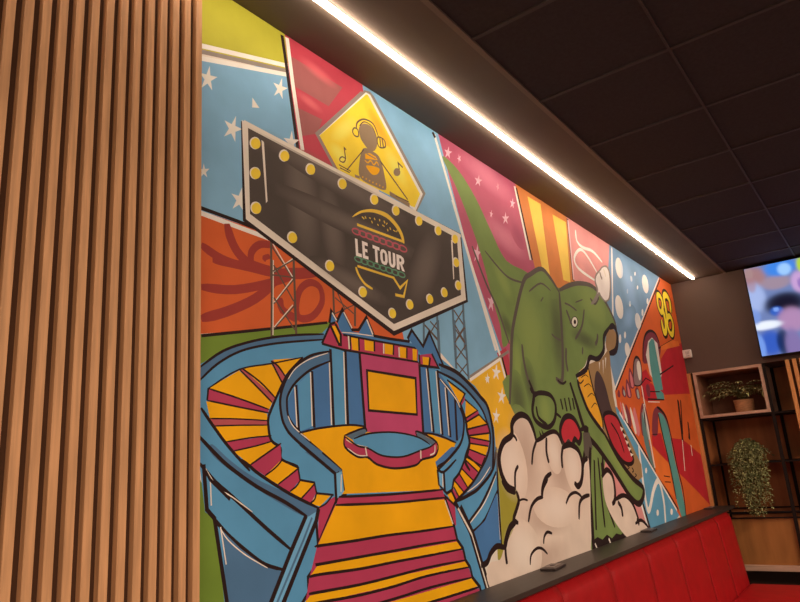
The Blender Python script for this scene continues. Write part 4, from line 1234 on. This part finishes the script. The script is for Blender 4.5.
# fern in the box
fx, fy, fz = 6.80, 1.105, BZ0 + T
root = thing('potted_fern', 'small potted fern with pale arching leaves standing inside the open wooden box', 'plant', (fx, fy, fz))
bm = lathe(nb(), fx, fy, [(0, fz), (0.070, fz), (0.078, fz + 0.01), (0.084, fz + 0.10), (0.086, fz + 0.118), (0.078, fz + 0.118), (0.074, fz + 0.10), (0, fz + 0.098)])
link('pot', bm, M_wicker, root)
link('soil', lathe(nb(), fx, fy, [(0.073, fz + 0.099), (0.04, fz + 0.104), (0, fz + 0.106)]), M_soil, root)
bm = nb(); stems = nb()
for i in range(46):
    left = i % 2
    a = random.gauss(math.pi / 2 if left else -math.pi / 2, 0.75); L = random.uniform(0.18, 0.30) * (1.0 if left else 0.85); el = random.uniform(0.7, 1.35)
    h = Vector((math.cos(a), math.sin(a), 0)); p = Vector((fx, fy, fz + 0.10)); pts = [p.copy()]
    for s in range(7):
        t = s / 6
        p = p + (h * (math.cos(el) + t * 0.75) + Vector((0, 0, math.sin(el) * 1.35 - t * 1.35))) * (L / 6)
        p.x = max(6.62, min(6.98, p.x)); p.y = max(0.905, min(1.40, p.y)); p.z = min(BZ1 - 0.05, p.z)
        pts.append(p.copy())
    tube(stems, pts, 0.0018, 0.001, 4)
    for s in range(1, len(pts)):
        d = (pts[s] - pts[s - 1]).normalized() if (pts[s] - pts[s - 1]).length > 1e-4 else h
        sd = d.cross(Vector((0, 0, 1)))
        if sd.length < 0.1: sd = Vector((0, 1, 0))
        for sg in (1, -1):
            leaf(bm, pts[s], sd.normalized() * sg + d * 0.6, Vector((0, 0, 1)), 0.052 * (1.15 - s / 14), 0.012, 0.35, n=2)
    leaf(bm, pts[-1], d, Vector((0, 0, 1)), 0.055, 0.012, 0.4, n=2)
for v in bm.verts:
    v.co.y = max(0.902, min(1.414, v.co.y)); v.co.z = min(v.co.z, BZ1 - 0.032); v.co.x = min(v.co.x, 7.0)
link('foliage', bm, M_fern, root); link('stems', stems, M_stem, root)

# trailing plant on the middle shelf
vx, vy, vz = 6.71, 1.135, 1.268
root = thing('trailing_plant', 'bushy small-leaved trailing plant hanging over the middle black shelf', 'plant', (vx, vy, vz))
bm = lathe(nb(), vx, vy, [(0, vz), (0.075, vz), (0.095, vz + 0.11), (0.088, vz + 0.11), (0.08, vz + 0.09), (0, vz + 0.088)])
link('pot', bm, M_potdark, root)
bm = nb(); stems = nb()
for i in range(190):
    a = random.uniform(0, 2 * math.pi); out = random.uniform(0.03, 0.175) if i > 30 else random.uniform(0.0, 0.1)
    hx = math.cos(a) * out * 0.62; hy = math.sin(a) * out
    front = hx < 0.02 
    hang = random.uniform(0.15, 0.50) * (1.25 if abs(hy + 0.02) < 0.05 else 1.0) if front else random.uniform(0.0, 0.06)
    top = vz + 0.10 + random.uniform(0.03, 0.10) * (1.2 - (out / 0.18) ** 2)
    p0 = Vector((vx, vy, vz + 0.09)); p1 = Vector((vx + hx * 0.6, vy + hy * 0.7, top))
    if front:
        fx2 = min(vx + hx - 0.03, SX0 - 0.03 - random.uniform(0, 0.05))
        p2 = Vector((fx2, vy + hy, top - 0.07)); p3 = Vector((fx2 - random.uniform(0, .02), vy + hy * 0.95 + random.uniform(-.02, .02), max(0.83, top - 0.07 - hang)))
    else:
        p2 = Vector((vx + hx, vy + hy, top - 0.03)); p3 = Vector((vx + hx * 1.15, vy + hy * 1.1, top - 0.06))
    pts = [p0, (p0 + p1) / 2 + Vector((0, 0, 0.02)), p1]
    pts += [p1.lerp(p2, 0.5) + Vector((0, 0, 0.012)), p2]
    nseg = max(2, int((p2 - p3).length / 0.035))
    for s in range(1, nseg + 1):
        pts.append(p2.lerp(p3, s / nseg) + Vector((random.uniform(-.004, .004), random.uniform(-.007, .007), 0)))
    tube(stems, pts, 0.0014, 0.0009, 3)
    for s in range(2, len(pts)):
        for q in range(3):
            aa = random.uniform(0, 2 * math.pi)
            b = pts[s].lerp(pts[s - 1], random.random())
            leaf(bm, b, Vector((math.cos(aa) - 0.3, math.sin(aa), random.uniform(-0.4, 0.5))), Vector((0, 0, 1)), random.uniform(0.018, 0.030), random.uniform(0.006, 0.009), 0.4, n=2)
link('foliage', bm, M_vine, root); link('stems', stems, M_stem, root)

# slatted screen to the right of the shelves
root = thing('slat_screen', 'screen of upright orange wood slats at the right edge below the television', 'wall panel', (6.53, 0.4, 0))
bm = nb()
for i in range(10):
    y = 0.682 - i * 0.053
    box(bm, 6.52, 6.55, y - 0.030, y, 0.0, 2.10, bev=0.0015, seg=1)
link('slats', bm, M_trimwood, root)
link('backing_board', bx(6.55, 6.565, 0.682 - 9 * 0.053 - 0.03, 0.682, 0, 2.10), M_oakdark, root)
